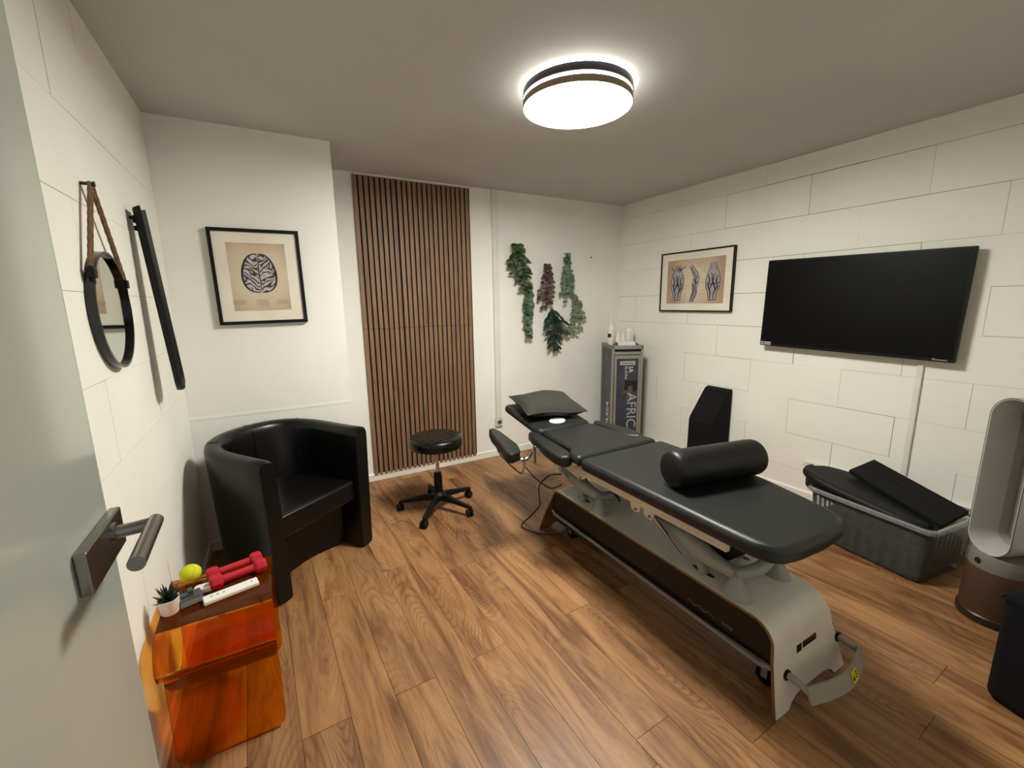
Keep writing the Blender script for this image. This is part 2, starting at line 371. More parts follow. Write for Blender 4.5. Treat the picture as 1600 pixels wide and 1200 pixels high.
def text(body, size, m, parent, M4, name='lettering', ext=.0004, shear=0):
    cu = D.curves.new('t', 'FONT'); cu.body = body; cu.size = size; cu.extrude = ext; cu.align_x = 'CENTER'; cu.align_y = 'CENTER'; cu.shear = shear
    to = D.objects.new('t', cu); COL.objects.link(to); dg = bpy.context.evaluated_depsgraph_get(); dg.update()
    me = D.meshes.new_from_object(to.evaluated_get(dg)); D.objects.remove(to); D.curves.remove(cu)
    inv = root_mat(parent).inverted() if parent else Matrix.Identity(4)
    me.transform(inv @ M4); me.materials.clear(); me.materials.append(m); me.name = name
    o = D.objects.new(name, me); COL.objects.link(o); o.parent = parent; return o
def frame_m(o, x, y):
    x = Vector(x).normalized(); y = Vector(y).normalized(); z = x.cross(y); o = Vector(o)
    return Matrix(((x.x, y.x, z.x, o.x), (x.y, y.y, z.y, o.y), (x.z, y.z, z.z, o.z), (0, 0, 0, 1)))

# ================================================================== SETTING
# floor of laminate planks, running almost along y
PHI = 0.03; PW, PL_ = 0.159, 1.29
fl = struct('floor', MB().bx(XL-.1, XR+.1, YF-.1, YB+.1, -.05, -.0105), M['felt'])
plank_mesh = {}
def plank(u0, v0, L):
    key = round(L, 3)
    if key not in plank_mesh:
        mb = MB().bx(-PW/2+.0008, PW/2-.0008, -L/2+.0008, L/2-.0008, -.0095, 0)
        me = mesh_of('plank', mb, M['oak']); plank_mesh[key] = me
    o = D.objects.new('plank', plank_mesh[key]); COL.objects.link(o); o.parent = fl
    cu, cv = u0+PW/2, v0+L/2
    # u = x cos + y sin ; v = y cos - x sin
    o.location = (cu*math.cos(PHI)-cv*math.sin(PHI), cv*math.cos(PHI)+cu*math.sin(PHI), random.uniform(-.0002, .0002))
    o.rotation_euler = (0, 0, PHI)
seam = {0: 2.12, 1: 1.41, 2: 2.20, 3: 1.41, 4: 2.02, 5: .82, 6: 1.41, 7: 1.90, 8: 1.41, 9: .95, 10: 1.62, -1: 1.41, -2: .9}
j = -4
while True:
    u0 = .16 + (j-0)*PW - 0.0
    if u0 > XR+.12: break
    s0 = seam.get(j, 1.41 if j % 2 else random.uniform(.6, 2.2))
    v = s0 - PL_*3
    while v < YB+.2:
        a, b = v, v+PL_
        if b > YF-.25 - .1 and a < YB+.1:
            plank(u0, a, PL_)
        v += PL_
    j += 1
struct('ceiling', MB().bx(XL-.1, XR+.1, YF-.1, YB+.1, H, H+.1), M['ceil'])
# block walls: a backing with single painted blocks proud of it
BZ0, BDZ, BL = 2.2585, .2571, .623
def block_wall(name, x, side, y0, y1):
    """side=+1: wall body extends to +x, blocks face -x"""
    w_ = struct(name, MB().bx(x+side*.004, x+side*.14, y0-.1, y1+.1, 0, H), M['mortar'])
    cache = {}
    def blk(a, b, z0, z1):
        L = round(b-a, 3); Hh = round(z1-z0, 3)
        k = (L, Hh)
        if k not in cache:
            mb = MB().bx(0, .02, -L/2, L/2, -Hh/2, Hh/2); cache[k] = mesh_of('block', mb, M['block'])
        o = D.objects.new('block', cache[k]); COL.objects.link(o); o.parent = w_
        q_ = 1.0 if side > 0 else .55
        g = q_*random.choice((.0004, .0008, .0026, .0038)); h = q_*random.choice((.0003, .0009, .0020, .0032))
        off = random.uniform(0, .0016)
        o.location = (x + side*off if side > 0 else x - .02 - off, (a+b)/2, (z0+z1)/2)
        o.scale = (1, (L-g)/L, (Hh-h)/Hh)
    for c in range(0, 10):
        z1 = BZ0-(c-1)*BDZ if c else H; z0 = BZ0-c*BDZ
        if z0 < 0: z0 = 0
        if z1-z0 < .02: continue
        st = (.775 if c % 2 == 0 else 1.085) - BL*5
        y = st
        while y < y1:
            a, b = max(y, y0), min(y+BL, y1)
            if b-a > .03: blk(a, b, z0, z1)
            y += BL
    return w_
wr = block_wall('wall_right', XR, 1, YF, YB)
wl = block_wall('wall_left', XL, -1, YF, YC)
struct('wall_back', MB().bx(XC, XR+.1, YB, YB+.12, 0, H), M['plaster'])
struct('wall_projection', MB().bx(XL-.1, XC, YC, YB+.12, 0, H), M['plaster'])
# shallow ledge line on the projection
struct('trim_ledge', MB().prism([(YC, .80), (YC-.0015, .810), (YC-.0015, .813), (YC, .828)], 'x', XL, XC), M['plaster'])
# wall behind the camera with the doorway
struct('wall_front', MB().bx(XL-.1, -.32, YF-.12, YF, 0, H).bx(.62, XR+.1, YF-.12, YF, 0, H).bx(-.32, .62, YF-.12, YF, 2.06, H), M['plaster'])
BH = .062
struct('baseboard_back', MB().prism([(YB, 0), (YB-.013, 0), (YB-.013, BH-.008), (YB-.006, BH), (YB, BH)], 'x', XC, XR), M['trim'])
struct('baseboard_projection', MB().prism([(YC, 0), (YC-.013, 0), (YC-.013, BH-.008), (YC-.006, BH), (YC, BH)], 'x', XL, XC).prism([(XC, 0), (XC+.013, 0), (XC+.013, BH-.008), (XC+.006, BH), (XC, BH)], 'y', YC-.013, YB), M['trim'])
struct('baseboard_left', MB().prism([(XL, 0), (XL+.013, 0), (XL+.013, BH-.008), (XL+.006, BH), (XL, BH)], 'y', YF, YC), M['trim'])
struct('baseboard_right', MB().prism([(XR, 0), (XR-.013, 0), (XR-.013, BH-.008), (XR-.006, BH), (XR, BH)], 'y', YF, YB), M['trim'])
# low service ledge on the right wall, where the conduit ends
struct('trim_cable_channel', MB().bx(XR-.022, XR, YF, 1.55, .255, .29), M['duct'], bevel=.002)
struct('trim_conduit', MB().bx(XR-.016, XR, .985, 1.012, .29, 1.12), M['duct'], bevel=.003)
struct('trim_duct', MB().bx(1.789, 1.846, YB-.028, YB, .375, H-.004), M['duct'], bevel=.002)
struct('trim_slat_rail', MB().bx(.66, 1.60, YB-.012, YB, 2.383, 2.398), M['trim'])
# wall socket at the foot of the duct
so = thing('wall_socket', 'small white wall socket at the foot of the vertical cable duct', 'socket', (1.815, YB, .33))
obj('cover_plate', MB().bx(1.782, 1.852, YB-.03, YB, .295, .372), M['socket'], so, bevel=.004)
obj('socket_ring', MB().tube([(1.818+.022*math.cos(a), YB-.031, .334+.022*math.sin(a)) for a in [2*PI*k/20 for k in range(20)]], .003, 8, closed=True), M['chrome'], so, smooth=60)
obj('socket_well', MB().cyl((1.818, YB-.0305, .334), (1.818, YB-.033, .334), .017), M['grey_plastic'], so)
# glass door leaf, opened almost flat along the left wall
DX = -.270
dr = struct('door_1', MB().bx(DX-.010, DX, .05, .932, .008, 2.06), M['door_glass'])
obj('glass_edge', MB().bx(DX-.0102, DX+.0003, .932, .9335, .008, 2.06), M['glass_edge'], dr)
hd = obj('lock_plate', MB().bx(DX, DX+.016, .775, .943, 1.038, 1.104), M['steel'], dr, bevel=.003, label='brushed steel lock plate')
hb = MB()
hb.tube([(DX+.016, .885, 1.081), (DX+.022, .885, 1.081)], .0165, 24)
hb.tube(spline([(DX+.02, .885, 1.081), (DX+.045, .888, 1.081), (DX+.068, .893, 1.081)], 4), .0105, 20)
hb.tube([(DX+.068, .904, 1.081), (DX+.072, .753, 1.081)], .0112, 24)
obj('door_lever', hb, M['steel'], dr, smooth=40, label='brushed steel door lever')
obj('lock_plate_rear', MB().bx(DX-.026, DX-.0105, .775, .943, 1.038, 1.104), M['steel'], dr, bevel=.003)

# ================================================================== CEILING LAMP
LX, LY, LR = 1.345, 1.750, .250
lp = thing('ceiling_lamp', 'round glowing ceiling lamp with black and bronze rings', 'lamp', (LX, LY, H))
obj('glow_ring', MB().lathe([(LR-.004, -.011), (LR+.003, -.010), (LR+.003, -.001)], (LX, LY, H), 64), M['lamp_ring'], lp, smooth=50, label='white glowing ring against the ceiling')
obj('black_band', MB().lathe([(LR-.003, -.044), (LR, -.042), (LR, -.012), (LR-.003, -.011)], (LX, LY, H), 64), M['lamp_black'], lp, smooth=50)
obj('light_groove', MB().lathe([(LR-.004, -.056), (LR-.004, -.044)], (LX, LY, H), 64), M['lamp_ring'], lp, smooth=50)
mb = MB(); n = 64
prof = [(LR-.004, -.056), (LR-.001, -.057), (LR-.001, -.082), (LR-.004, -.084)]
mb.lathe(prof, (LX, LY, H), n, caps=False); obj('bronze_band', mb, M['lamp_bronze'], lp, smooth=40)
obj('rim_light', MB().lathe([(LR-.004, -.084), (LR-.009, -.0845)], (LX, LY, H), n, caps=False), M['lamp_ring'], lp)
obj('inner_rim', MB().lathe([(LR-.009, -.0845), (LR-.0125, -.086), (LR-.0135, -.080)], (LX, LY, H), n, caps=False), M['lamp_bronze'], lp, smooth=40)
obj('diffuser', MB().lathe([(LR-.0135, -.080), (LR-.0135, -.083), (LR-.03, -.0835), (.001, -.084)], (LX, LY, H), 64), M['lamp_disc'], lp, smooth=50, label='bright white diffuser disc')

# ================================================================== SLAT PANELS
def slat_panel(label, x0, ns, z0, z1):
    w_ = ns*.0403 - .012
    t = thing('slat_panel', label, 'wall panel', (x0+w_/2, YB, z0), 0, 'wood slat panels')
    obj('felt_backing', MB().bx(x0, x0+w_+.0145, YB-.009, YB, z0-.0012, z1+.0012), M['felt'], t)
    me = None
    for i in range(ns):
        xc = x0+.014+i*.0403
        if me is None:
            me = mesh_of('slat', MB().bx(-.0138, .0138, -.0125, 0, -(z1-z0)/2+.0006, (z1-z0)/2-.0006), M['slat'])
        o = D.objects.new('slat', me); COL.objects.link(o); o.parent = t
        o.location = (xc-(x0+w_/2), -.009, (z1-z0)/2)
    return t
slat_panel('upper left narrow slat panel of brown wood above the armchair side', .652, 8, 1.253, 2.380)
slat_panel('upper right wide slat panel of brown wood beside the vertical duct', .652+8*.0403+.003, 15, 1.256, 2.377)
slat_panel('lower left narrow slat panel of brown wood beside the armchair', .652, 8, .050, 1.251)
slat_panel('lower right wide slat panel of brown wood behind the stool', .652+8*.0403+.003, 15, .050, 1.254)

# ================================================================== PICTURES
def strokes(lst, P, wdt, th=.0003):
    """flat ink strokes: each a polyline in picture coordinates; P maps (u,v,n) to world"""
    mb = MB()
    for s_ in lst:
        ww = wdt
        if isinstance(s_, tuple): s_, ww = s_
        m = len(s_); L = []; R = []
        for i, p in enumerate(s_):
            a = s_[max(i-1, 0)]; b = s_[min(i+1, m-1)]; dx, dy = b[0]-a[0], b[1]-a[1]; l = math.hypot(dx, dy) or 1
            q = ww*(.35+.65*math.sin(PI*(i+.5)/m))/2; L.append((p[0]-dy/l*q, p[1]+dx/l*q)); R.append((p[0]+dy/l*q, p[1]-dx/l*q))
        vs = [P(u, v, th) for u, v in L] + [P(u, v, th) for u, v in R]
        mb.add(vs, [(i, i+1, m+i+1, m+i) for i in range(m-1)])
    return mb
def fill(poly, P, th):
    mb = MB(); mb.add([P(u, v, th) for u, v in poly], [tuple(range(len(poly)))]); return mb
def picture(name, label, P, W, Hh, fr_w, mat_w, depth):
    """P(u,v,n): u right, v up from the picture centre, n out of the wall"""
    c = P(0, 0, 0); t = thing(name, label, 'picture', c)
    def slab(u0, u1, v0, v1, n0, n1):
        mb = MB(); vs = [P(u, v, n) for n in (n0, n1) for u, v in ((u0, v0), (u1, v0), (u1, v1), (u0, v1))]
        return mb.add(vs, [(3, 2, 1, 0), (4, 5, 6, 7), (0, 1, 5, 4), (1, 2, 6, 5), (2, 3, 7, 6), (3, 0, 4, 7)])
    f = MB()
    for u0, u1, v0, v1 in ((-W/2, W/2, Hh/2-fr_w, Hh/2), (-W/2, W/2, -Hh/2, -Hh/2+fr_w), (-W/2, -W/2+fr_w, -Hh/2+fr_w, Hh/2-fr_w), (W/2-fr_w, W/2, -Hh/2+fr_w, Hh/2-fr_w)):
        q = slab(u0, u1, v0, v1, 0, depth); f.add(q.v, q.f)
    obj('frame', f, M['pic_frame'], t, bevel=.001, seg=1)
    obj('mat_board', slab(-W/2+fr_w, W/2-fr_w, -Hh/2+fr_w, Hh/2-fr_w, .002, depth-.009), M['matboard'], t)
    pw, ph = W/2-fr_w-mat_w[0], Hh/2-fr_w-mat_w[1]
    pr = obj('print', slab(-pw, pw, -ph, ph, depth-.009, depth-.0085), M['paper'], t, label='aged brown paper print')
    return t, pr, pw, ph
# brain print
BX, BY, BZ, BT = -.008, YC-.002, 1.605, .012
cs, sn_ = math.cos(BT), math.sin(BT)
PB = lambda u, v, n: (BX+u*cs-v*sn_, BY-n, BZ+v*cs+u*sn_)
t, pr, pw, ph = picture('brain_picture', 'black framed picture of a brain drawing above the black armchair', PB, .450, .528, .018, (.062, .058), .026)
dz = .0178
P1 = lambda u, v, n: PB(u, v+.022, dz+n)
def brain_half(sg):
    out = []
    for i in range(25):
        a = -PI/2 + PI*i/24; out.append((sg*(.004+.082*math.cos(a)**.75*(1-.12*math.sin(a))), .108*math.sin(a)))
    return out
b0 = fill(brain_half(1), P1, 0); q = fill(brain_half(-1), P1, 0); b0.add(q.v, q.f)
obj('brain_shape', b0, M['gyri'], t, label='engraved grey brain shape')
random.seed(11); ls = []
for sg in (1, -1):
    o_ = brain_half(sg); ls.append((o_, .007)); ls.append(([(x*.96, y*.975) for x, y in o_], .006))
ls.append(([(0, -.105), (.0015, -.05), (-.001, 0), (.001, .06), (0, .107)], .006))
obj('brain_drawing', strokes(ls, P1, .004, .0003), M['ink'], t)
ls = []
for cx in (-.115, 0, .105):
    for r in range(5 if cx else 6):
        ln = random.uniform(.05, .075)
        ls.append([(cx-ln/2, -.128-.006*r+.0), (cx+ln/2, -.128-.006*r)])
for a in range(0, 360, 24):
    r0, r1 = (.094, .118); ls.append(([(r0*math.cos(math.radians(a)), .02+r0*1.2*math.sin(math.radians(a))), (r1*math.cos(math.radians(a)), .02+r1*1.15*math.sin(math.radians(a)))], .0008))
ls += [[(-.07, .182), (.06, .182)], [(-.10, -.178), (-.06, -.176)], [(-.035, -.168), (.035, -.168)], [(.11, -.17), (.13, -.17)]]
stuff(obj('caption_lines', strokes([l if isinstance(l, tuple) else (l, .002) for l in ls], lambda u, v, n: PB(u, v, dz+n), .002, .0002), M['ink_faint'], t))
# knee joints print
KY, KZ = 2.576, 1.601
PK = lambda u, v, n: (XR-.002-n, KY-u, KZ+v)
t, pr, pw, ph = picture('knee_picture', 'black framed picture of three knee joint drawings on the block wall', PK, .735, .522, .012, (.065, .058), .028)
dz = .0198
def PKn(u, v, n): return PK(u, v, dz+n)
def knee(cx, kind):
    fills = []; lines = []
    if kind == 'side':
        up_ = [(cx-.055, .125), (cx-.025, .142), (cx+.035, .07), (cx+.052, .02), (cx+.04, -.03), (cx+.03, -.06), (cx+.035, -.10), (cx+.0, -.175), (cx-.04, -.175), (cx-.012, -.09), (cx-.02, -.03), (cx-.005, .03)]
        fills.append(up_); lines.append((up_+[up_[0]], .006))
        lines += [([(cx-.038, .12), (cx+.0, .06), (cx+.02, .02)], .008), ([(cx+.03, .05), (cx+.012, 0), (cx+.012, -.05), (cx+.02, -.1), (cx-.01, -.17)], .010), ([(cx-.01, -.02), (cx+.0, -.08), (cx-.025, -.17)], .012),
                  ([(cx-.005, .02), (cx+.02, -.01), (cx+.035, -.02)], .012)]
    else:
        s = 1 if kind == 'front' else .95
        o_ = [(cx-.03, .14), (cx+.03, .14), (cx+.035, .10), (cx+.062*s, .05), (cx+.07*s, .0), (cx+.062, -.05), (cx+.04, -.10), (cx+.035, -.16), (cx-.035, -.165), (cx-.045, -.10), (cx-.07*s, -.05), (cx-.072*s, 0), (cx-.055, .06), (cx-.035, .1)]
        fills.append(o_); lines.append((o_+[o_[0]], .007))
        lines += [([(cx-.05, .05), (cx-.03, .0), (cx-.045, -.04), (cx-.02, -.1), (cx-.02, -.16)], .013), ([(cx+.045, .04), (cx+.03, .0), (cx+.045, -.05), (cx+.012, -.1), (cx+.01, -.16)], .013),
                  ([(cx-.02, .06), (cx, .03), (cx+.02, .055)], .01), ([(cx-.06, -.02), (cx-.02, -.035), (cx+.02, -.03), (cx+.06, -.018)], .008),
                  ([(cx-.012, .03), (cx+.005, -.02), (cx+.03, -.09)], .014), ([(cx+.01, .03), (cx-.008, -.03), (cx-.03, -.08)], .011), ([(cx-.02, .13), (cx-.022, .09)], .004), ([(cx+.018, .13), (cx+.02, .08)], .005)]
        if kind == 'front': lines += [([(cx-.07, .13), (cx-.04, .09), (cx-.06, .06)], .008), ([(cx+.075, .13), (cx+.03, .1), (cx-.01, .12)], .010), ([(cx-.02, .11), (cx+.01, .09), (cx+.03, .11), (cx, .13)], .008)]
    return fills, lines
allf = MB(); alll = []
for cx, kd in ((-.175, 'front'), (0.0, 'side'), (.185, 'back')):
    f_, l_ = knee(cx, kd)
    for p_ in f_: q = fill(p_, PKn, .0001); allf.add(q.v, q.f)
    alll += l_
obj('joint_shapes', allf, M['ink_light'], t)
obj('joint_drawings', strokes(alll, PKn, .005, .0004), M['ink'], t)
ls = []
for cx in (-.262, -.088, .095, .262):
    for k in range(6): ls.append(([(cx-.02, .11-.045*k+.01*math.sin(k*3+cx*50)), (cx+.018, .11-.045*k+.01*math.sin(k*3+cx*50))], .003))
ls += [([(.0, .12), (.06, .125)], .003), ([(.17, -.19), (.2, -.19)], .002)]
stuff(obj('caption_lines', strokes(ls, PKn, .002, .0002), M['ink_faint'], t))

# ================================================================== MIRROR
MY, MZ, MR = 1.843, 1.433, .182
mi = thing('mirror', 'round black rimmed mirror hung by a rope on the left wall', 'mirror', (XL, MY, MZ))
mb = MB(); n = 72
ringp = [(MR-.008, .008), (MR-.008, .024), (MR, .024), (MR, .002), (MR-.010, .002)]
vs = []; fs = []
for k in range(n):
    a = 2*PI*k/n
    for r, h in ringp: vs.append((XL+h, MY+r*math.cos(a), MZ+r*math.sin(a)))
m_ = len(ringp)
for k in range(n):
    for i in range(m_-1): fs.append((k*m_+i, k*m_+i+1, ((k+1) % n)*m_+i+1, ((k+1) % n)*m_+i))
obj('rim', MB().add(vs, fs), M['black_gloss'], mi, smooth=40)
obj('mirror_glass', MB().add([(XL+.012, MY+(MR-.007)*math.cos(2*PI*k/n), MZ+(MR-.007)*math.sin(2*PI*k/n)) for k in range(n)] + [(XL+.008, MY+(MR-.007)*math.cos(2*PI*k/n), MZ+(MR-.007)*math.sin(2*PI*k/n)) for k in range(n)], [tuple(range(n)), tuple(range(n, 2*n))]), M['mirror'], mi)
PEG = (MY-.035, 1.806)
ends = [(MY-.158, MZ+.096), (MY+.168, MZ+.078)]
for (ey, ez) in ends:
    base = [(XL+.020, PEG[0], PEG[1])] if 0 else []
    mb = MB(); N_ = 34
    p0 = Vector((XL+.024, PEG[0], PEG[1]+.004)); p1 = Vector((XL+.020, ey, ez+.03))
    for off in (-.0045, .0045):
        pts = [p0.lerp(p1, i/N_)+Vector((off*.3, off, .0007*math.sin(i*2.5))) for i in range(N_+1)]
        mb.tube(pts, [.0048+.0005*math.sin(i*1.9+off*900) for i in range(N_+1)], 8)
    obj('rope', mb, M['rope'], mi, smooth=60)
    obj('clasp', MB().box((XL+.020, ey, ez+.012), (.020, .026, .028)).cyl((XL+.02, ey, ez+.03), (XL+.02, ey, ez-.02), .006, 8), M['black_plastic'], mi, bevel=.003)
obj('hook', MB().cyl((XL, PEG[0], PEG[1]), (XL+.030, PEG[0], PEG[1]), .005, 12).cyl((XL+.030, PEG[0], PEG[1]), (XL+.034, PEG[0], PEG[1]), .008, 12), M['fan_dark'], mi, smooth=40)

# ================================================================== LONG BLACK SHOEHORN
sh = thing('long_shoehorn', 'long black channel-shaped board hanging beside the round mirror', 'shoehorn', (XL, 2.33, 1.84))
mb = MB(); NV, NU = 24, 10; vs = []
def horn(i, j, th):
    v = i/NV; a = -1.25 + 2.5*j/NU
    z = 1.842-.752*v; wdt = .046+.018*v
    if v > .95: wdt *= math.sqrt(max(.02, 1-((v-.95)/.052)**2))
    x = XL+.016+.052*v; yc = 2.335 - .015*v
    depth = .034*(1-.25*v)
    return (x + depth*(1-math.cos(a))*1.2*(-1)*-1 + th, yc+wdt*math.sin(a)/math.sin(1.25), z - (.012*math.cos(a) if i == 0 else 0))
for th in (0, .006):
    for i in range(NV+1):
        for j_ in range(NU+1): vs.append(horn(i, j_, th))
A = (NV+1)*(NU+1)
for i in range(NV):
    for j_ in range(NU):
        a = i*(NU+1)+j_; fs_ = (a, a+1, a+NU+2, a+NU+1); mb.f.append(fs_); mb.f.append(tuple(q+A for q in fs_[::-1]))
for i in range(NV):
    a = i*(NU+1); mb.f.append((a, a+NU+1, a+NU+1+A, a+A)); a += NU; mb.f.append((a+NU+1, a, a+A, a+NU+1+A))
for j_ in range(NU):
    mb.f.append((j_+1, j_, j_+A, j_+1+A)); a = NV*(NU+1)+j_; mb.f.append((a, a+1, a+1+A, a+A))
mb.v = vs
obj('channel', mb, M['black_plastic'], sh, smooth=50)
obj('hanger', MB().box((XL+.018, 2.385, 1.80), (.030, .02, .030)), M['black_plastic'], sh, bevel=.004)
obj('hanger', MB().box((XL+.016, 2.39, 1.765), (.028, .014, .02)), M['black_plastic'], sh, bevel=.004)
obj('hook', MB().cyl((XL, 2.345, 1.80), (XL+.022, 2.345, 1.80), .006, 10), M['black_plastic'], sh)

# ================================================================== TV
TY, TZ, TW, TH = 1.376, 1.398, 1.072, .612
RT = Matrix.Rotation(.018, 3, 'X')
tv = thing('television', 'large black flat screen television on the right block wall', 'television', (XR-.05, TY, TZ))
def tp(dx, dy, dz_): return Vector((XR-.075, TY, TZ)) + RT @ Vector((dx, dy, dz_))
obj('housing', MB().box(tp(.018, 0, 0), (.036, TW, TH), M3=RT), M['black_plastic'], tv, bevel=.004)
obj('screen', MB().box(tp(-.0006, 0, .004), (.001, TW-.018, TH-.028), M3=RT), M['screen'], tv)
obj('wall_bracket', MB().box(tp(.052, 0, 0), (.034, .42, .22), M3=RT), M['black_plastic'], tv)
obj('energy_sticker', MB().box(tp(-.0014, TW/2-.045, -TH/2+.018), (.0008, .072, .022), M3=RT), M['label_pale'], tv, label='small pale printed sticker')
obj('sticker_print', MB().box(tp(-.002, TW/2-.028, -TH/2+.018), (.0004, .020, .010), M3=RT).box(tp(-.002, TW/2-.060, -TH/2+.017), (.0004, .034, .005), M3=RT), M['label_dark'], tv)
obj('badge', MB().box(tp(-.0014, -TW/2+.055, -TH/2+.011), (.0008, .055, .006), M3=RT).box(tp(-.0014, -TW/2+.086, -TH/2+.014), (.0008, .010, .010), M3=RT), M['silver_plastic'], tv, label='small silver badge')

# ================================================================== TREATMENT COUCH
CX = 1.583
tc_ = thing('treatment_couch', 'black padded treatment couch on a grey wheeled base', 'treatment couch', (CX, 1.35, 0))
# base shell: one bent sheet of grey laminated plywood
BXL, BXR = 1.398, 1.752
prof = [(.655, 0.0), (.682, .20)] + [(.682+.085*(1-math.cos(a))*1.0+.003, .255+.082*math.sin(a)) for a in [PI/2*k/8 for k in range(9)]] + [(1.3, .338)] + [(1.955+.05*math.sin(a), .338-.03*(1-math.cos(a))) for a in [PI/2*.75*k/5 for k in range(6)]] + [(2.10, .145), (2.165, 0.0)]
def sheet(th0, th1, x0, x1, splay):
    P_ = [Vector(p) for p in prof]; rows = []
    for i, p in enumerate(P_):
        d = (P_[min(i+1, len(P_)-1)]-P_[max(i-1, 0)]).normalized(); n_ = Vector((-d.y, d.x))
        if n_.y < 0 and abs(d.x) > .5: n_ = -n_
        rows.append((p + n_*th0, p + n_*th1))
    vs = []; fs = []
    CF = [0, .17, .21, .27, .33, .68, .74, .80, .84, 1]; CR = [0, 0, .5, .85, 1, 1, .85, .5, 0, 0]; nc = len(CF)
    for i, (a, b) in enumerate(rows):
        t_ = max(0, min(1, (.30-P_[i].y)/.30)); xr_ = x1+splay*t_
        for w_ in (a, b):
            for cf, cr in zip(CF, CR):
                q = w_
                if i in (0, len(rows)-1):
                    nb = rows[1 if i == 0 else len(rows)-2][0 if w_ is a else 1]; q = w_.lerp(nb, cr*.042/max(.05, abs(nb.y-w_.y)))
                vs.append((x0+(xr_-x0)*cf, q.x, q.y))
    for i in range(len(rows)-1):
        o_ = i*2*nc
        for k in range(nc-1):
            fs.append((o_+k, o_+k+1, o_+2*nc+k+1, o_+2*nc+k)); fs.append((o_+nc+k, o_+3*nc+k, o_+3*nc+k+1, o_+nc+k+1))
        fs += [(o_, o_+2*nc, o_+3*nc, o_+nc), (o_+nc-1, o_+2*nc-1, o_+4*nc-1, o_+3*nc-1)]
    for o_ in (0, (len(rows)-1)*2*nc):
        for k in range(nc-1): fs.append((o_+k, o_+nc+k, o_+nc+k+1, o_+k+1))
    return MB().add(vs, fs)
SPL = .115
obj('base_shell', sheet(0, .0015, BXL, BXR, SPL), M['grey_laminate'], tc_, smooth=40, label='grey bent laminate cover')
obj('base_shell_core', sheet(-.011, 0, BXL, BXR, SPL), M['plyedge'], tc_, smooth=40, label='brown plywood edge')
pp = [(p[0]+(.0125 if p[0] < 1.3 else -.0125), max(.135, p[1]-.0115)) for p in prof if p[1] > .12]
for xs in (BXL+.004, BXR-.018):
    obj('side_panel', MB().prism(pp, 'x', xs, xs+.008), M['side_panel'], tc_)
text('one', .030, M['dim_print'], tc_, frame_m((BXL+.003, .86, .225), (0, -1, 0), (0, 0, 1)), 'model_lettering')
tl = [[(1.04-.012*k, .228+.006*math.sin(k*1.7)) for k in range(12)]]
obj('script_lettering', strokes([(l, .004) for l in tl], lambda u, v, n_: (BXL+.0035-n_, u, v-.006), .003), M['dim_print'], tc_)
# side bars
for xs in (BXL-.012, BXR+.06):
    obj('foot_rail', MB().tube([(xs+.02, 2.02, .190), (xs, 1.97, .190), (xs, .72, .180), (xs+.012, .69, .180)], .0085, 12), M['grey_tube'], tc_, smooth=50)
# black end brackets and castors under the shell
obj('end_bracket', MB().bx(BXL+.004, BXR-.03, 1.985, 2.015, .17, .30), M['black_plastic'], tc_, bevel=.004)
for cy, cx_ in ((.76, BXL+.12), (.76, BXR-.03), (1.97, BXL+.12), (1.97, BXR-.03)):
    w_ = MB().cyl((cx_-.014, cy, .036), (cx_+.014, cy, .036), .036, 24)
    cst = obj('castor', w_, M['black_plastic'], tc_, smooth=40)
    obj('castor_fork', MB().box((cx_+.020, cy, .075), (.005, .024, .08)).box((cx_-.020, cy, .075), (.005, .024, .08)).box((cx_, cy, .118), (.045, .03, .006)), M['grey_tube'], cst)
# foot control hoop with warning label at the near end
for x_ in (1.470, 1.822):
    obj('hoop_arm', MB().tube(spline([(x_, .70, .136), (x_+.004, .645, .134), (x_+.012, .600, .118)], 4), [.012]*8+[.012], 14), M['grey_rubber'], tc_, smooth=50)
for x_ in (1.470, 1.822): obj('hoop_hole', MB().tube([(x_, .674, .136), (x_, .666, .136)], .019, 20), M['black_plastic'], tc_)
hb_ = MB(); vs = []; fs = []; N_ = 16
for i in range(N_+1):
    f_ = i/N_; x_ = 1.470+.37*f_; y_ = .596-.034*math.sin(PI*f_); 
    for (oy, oz) in ((-.014, -.026), (.006, .026), (.014, .026), (-.006, -.026)): vs.append((x_, y_+oy, .114+oz))
for i in range(N_):
    for k in range(4): fs.append((i*4+k, i*4+(k+1) % 4, (i+1)*4+(k+1) % 4, (i+1)*4+k))
fs += [(3, 2, 1, 0), (N_*4, N_*4+1, N_*4+2, N_*4+3)]
obj('foot_hoop', MB().add(vs, fs), M['grey_rubber'], tc_, smooth=30)
f_ = .62; lx = 1.470+.37*f_; ly = .596-.034*math.sin(PI*f_)-.004
dl = Vector((1, -.034*PI*math.cos(PI*f_)/.37, 0)).normalized(); du = Vector((0, .020, .052)).normalized()
L0 = Vector((lx, ly, .114)); nv = dl.cross(du)*.0010
def lq(u0, u1, v0, v1, k): return [L0+nv*k+dl*u0+du*v0, L0+nv*k+dl*u1+du*v0, L0+nv*k+dl*u1+du*v1, L0+nv*k+dl*u0+du*v1]
wl_ = obj('warning_label', MB().add(lq(-.024, .024, -.020, .020, 1.6), [(0, 1, 2, 3)]), M['yellow'], tc_, label='yellow warning label')
tri = MB(); a_ = lq(-.019, -.003, -.012, .012, 2.4); tri.add([a_[0], a_[1], (a_[2]+a_[3])/2], [(0, 1, 2)])
for k in range(3): tri.add(lq(.003, .019, -.012+.009*k, -.007+.009*k, 2.4), [(0, 1, 2, 3)])
q_ = obj('warning_symbol', tri, M['label_dark'], wl_); q_['kind'] = 'stuff'
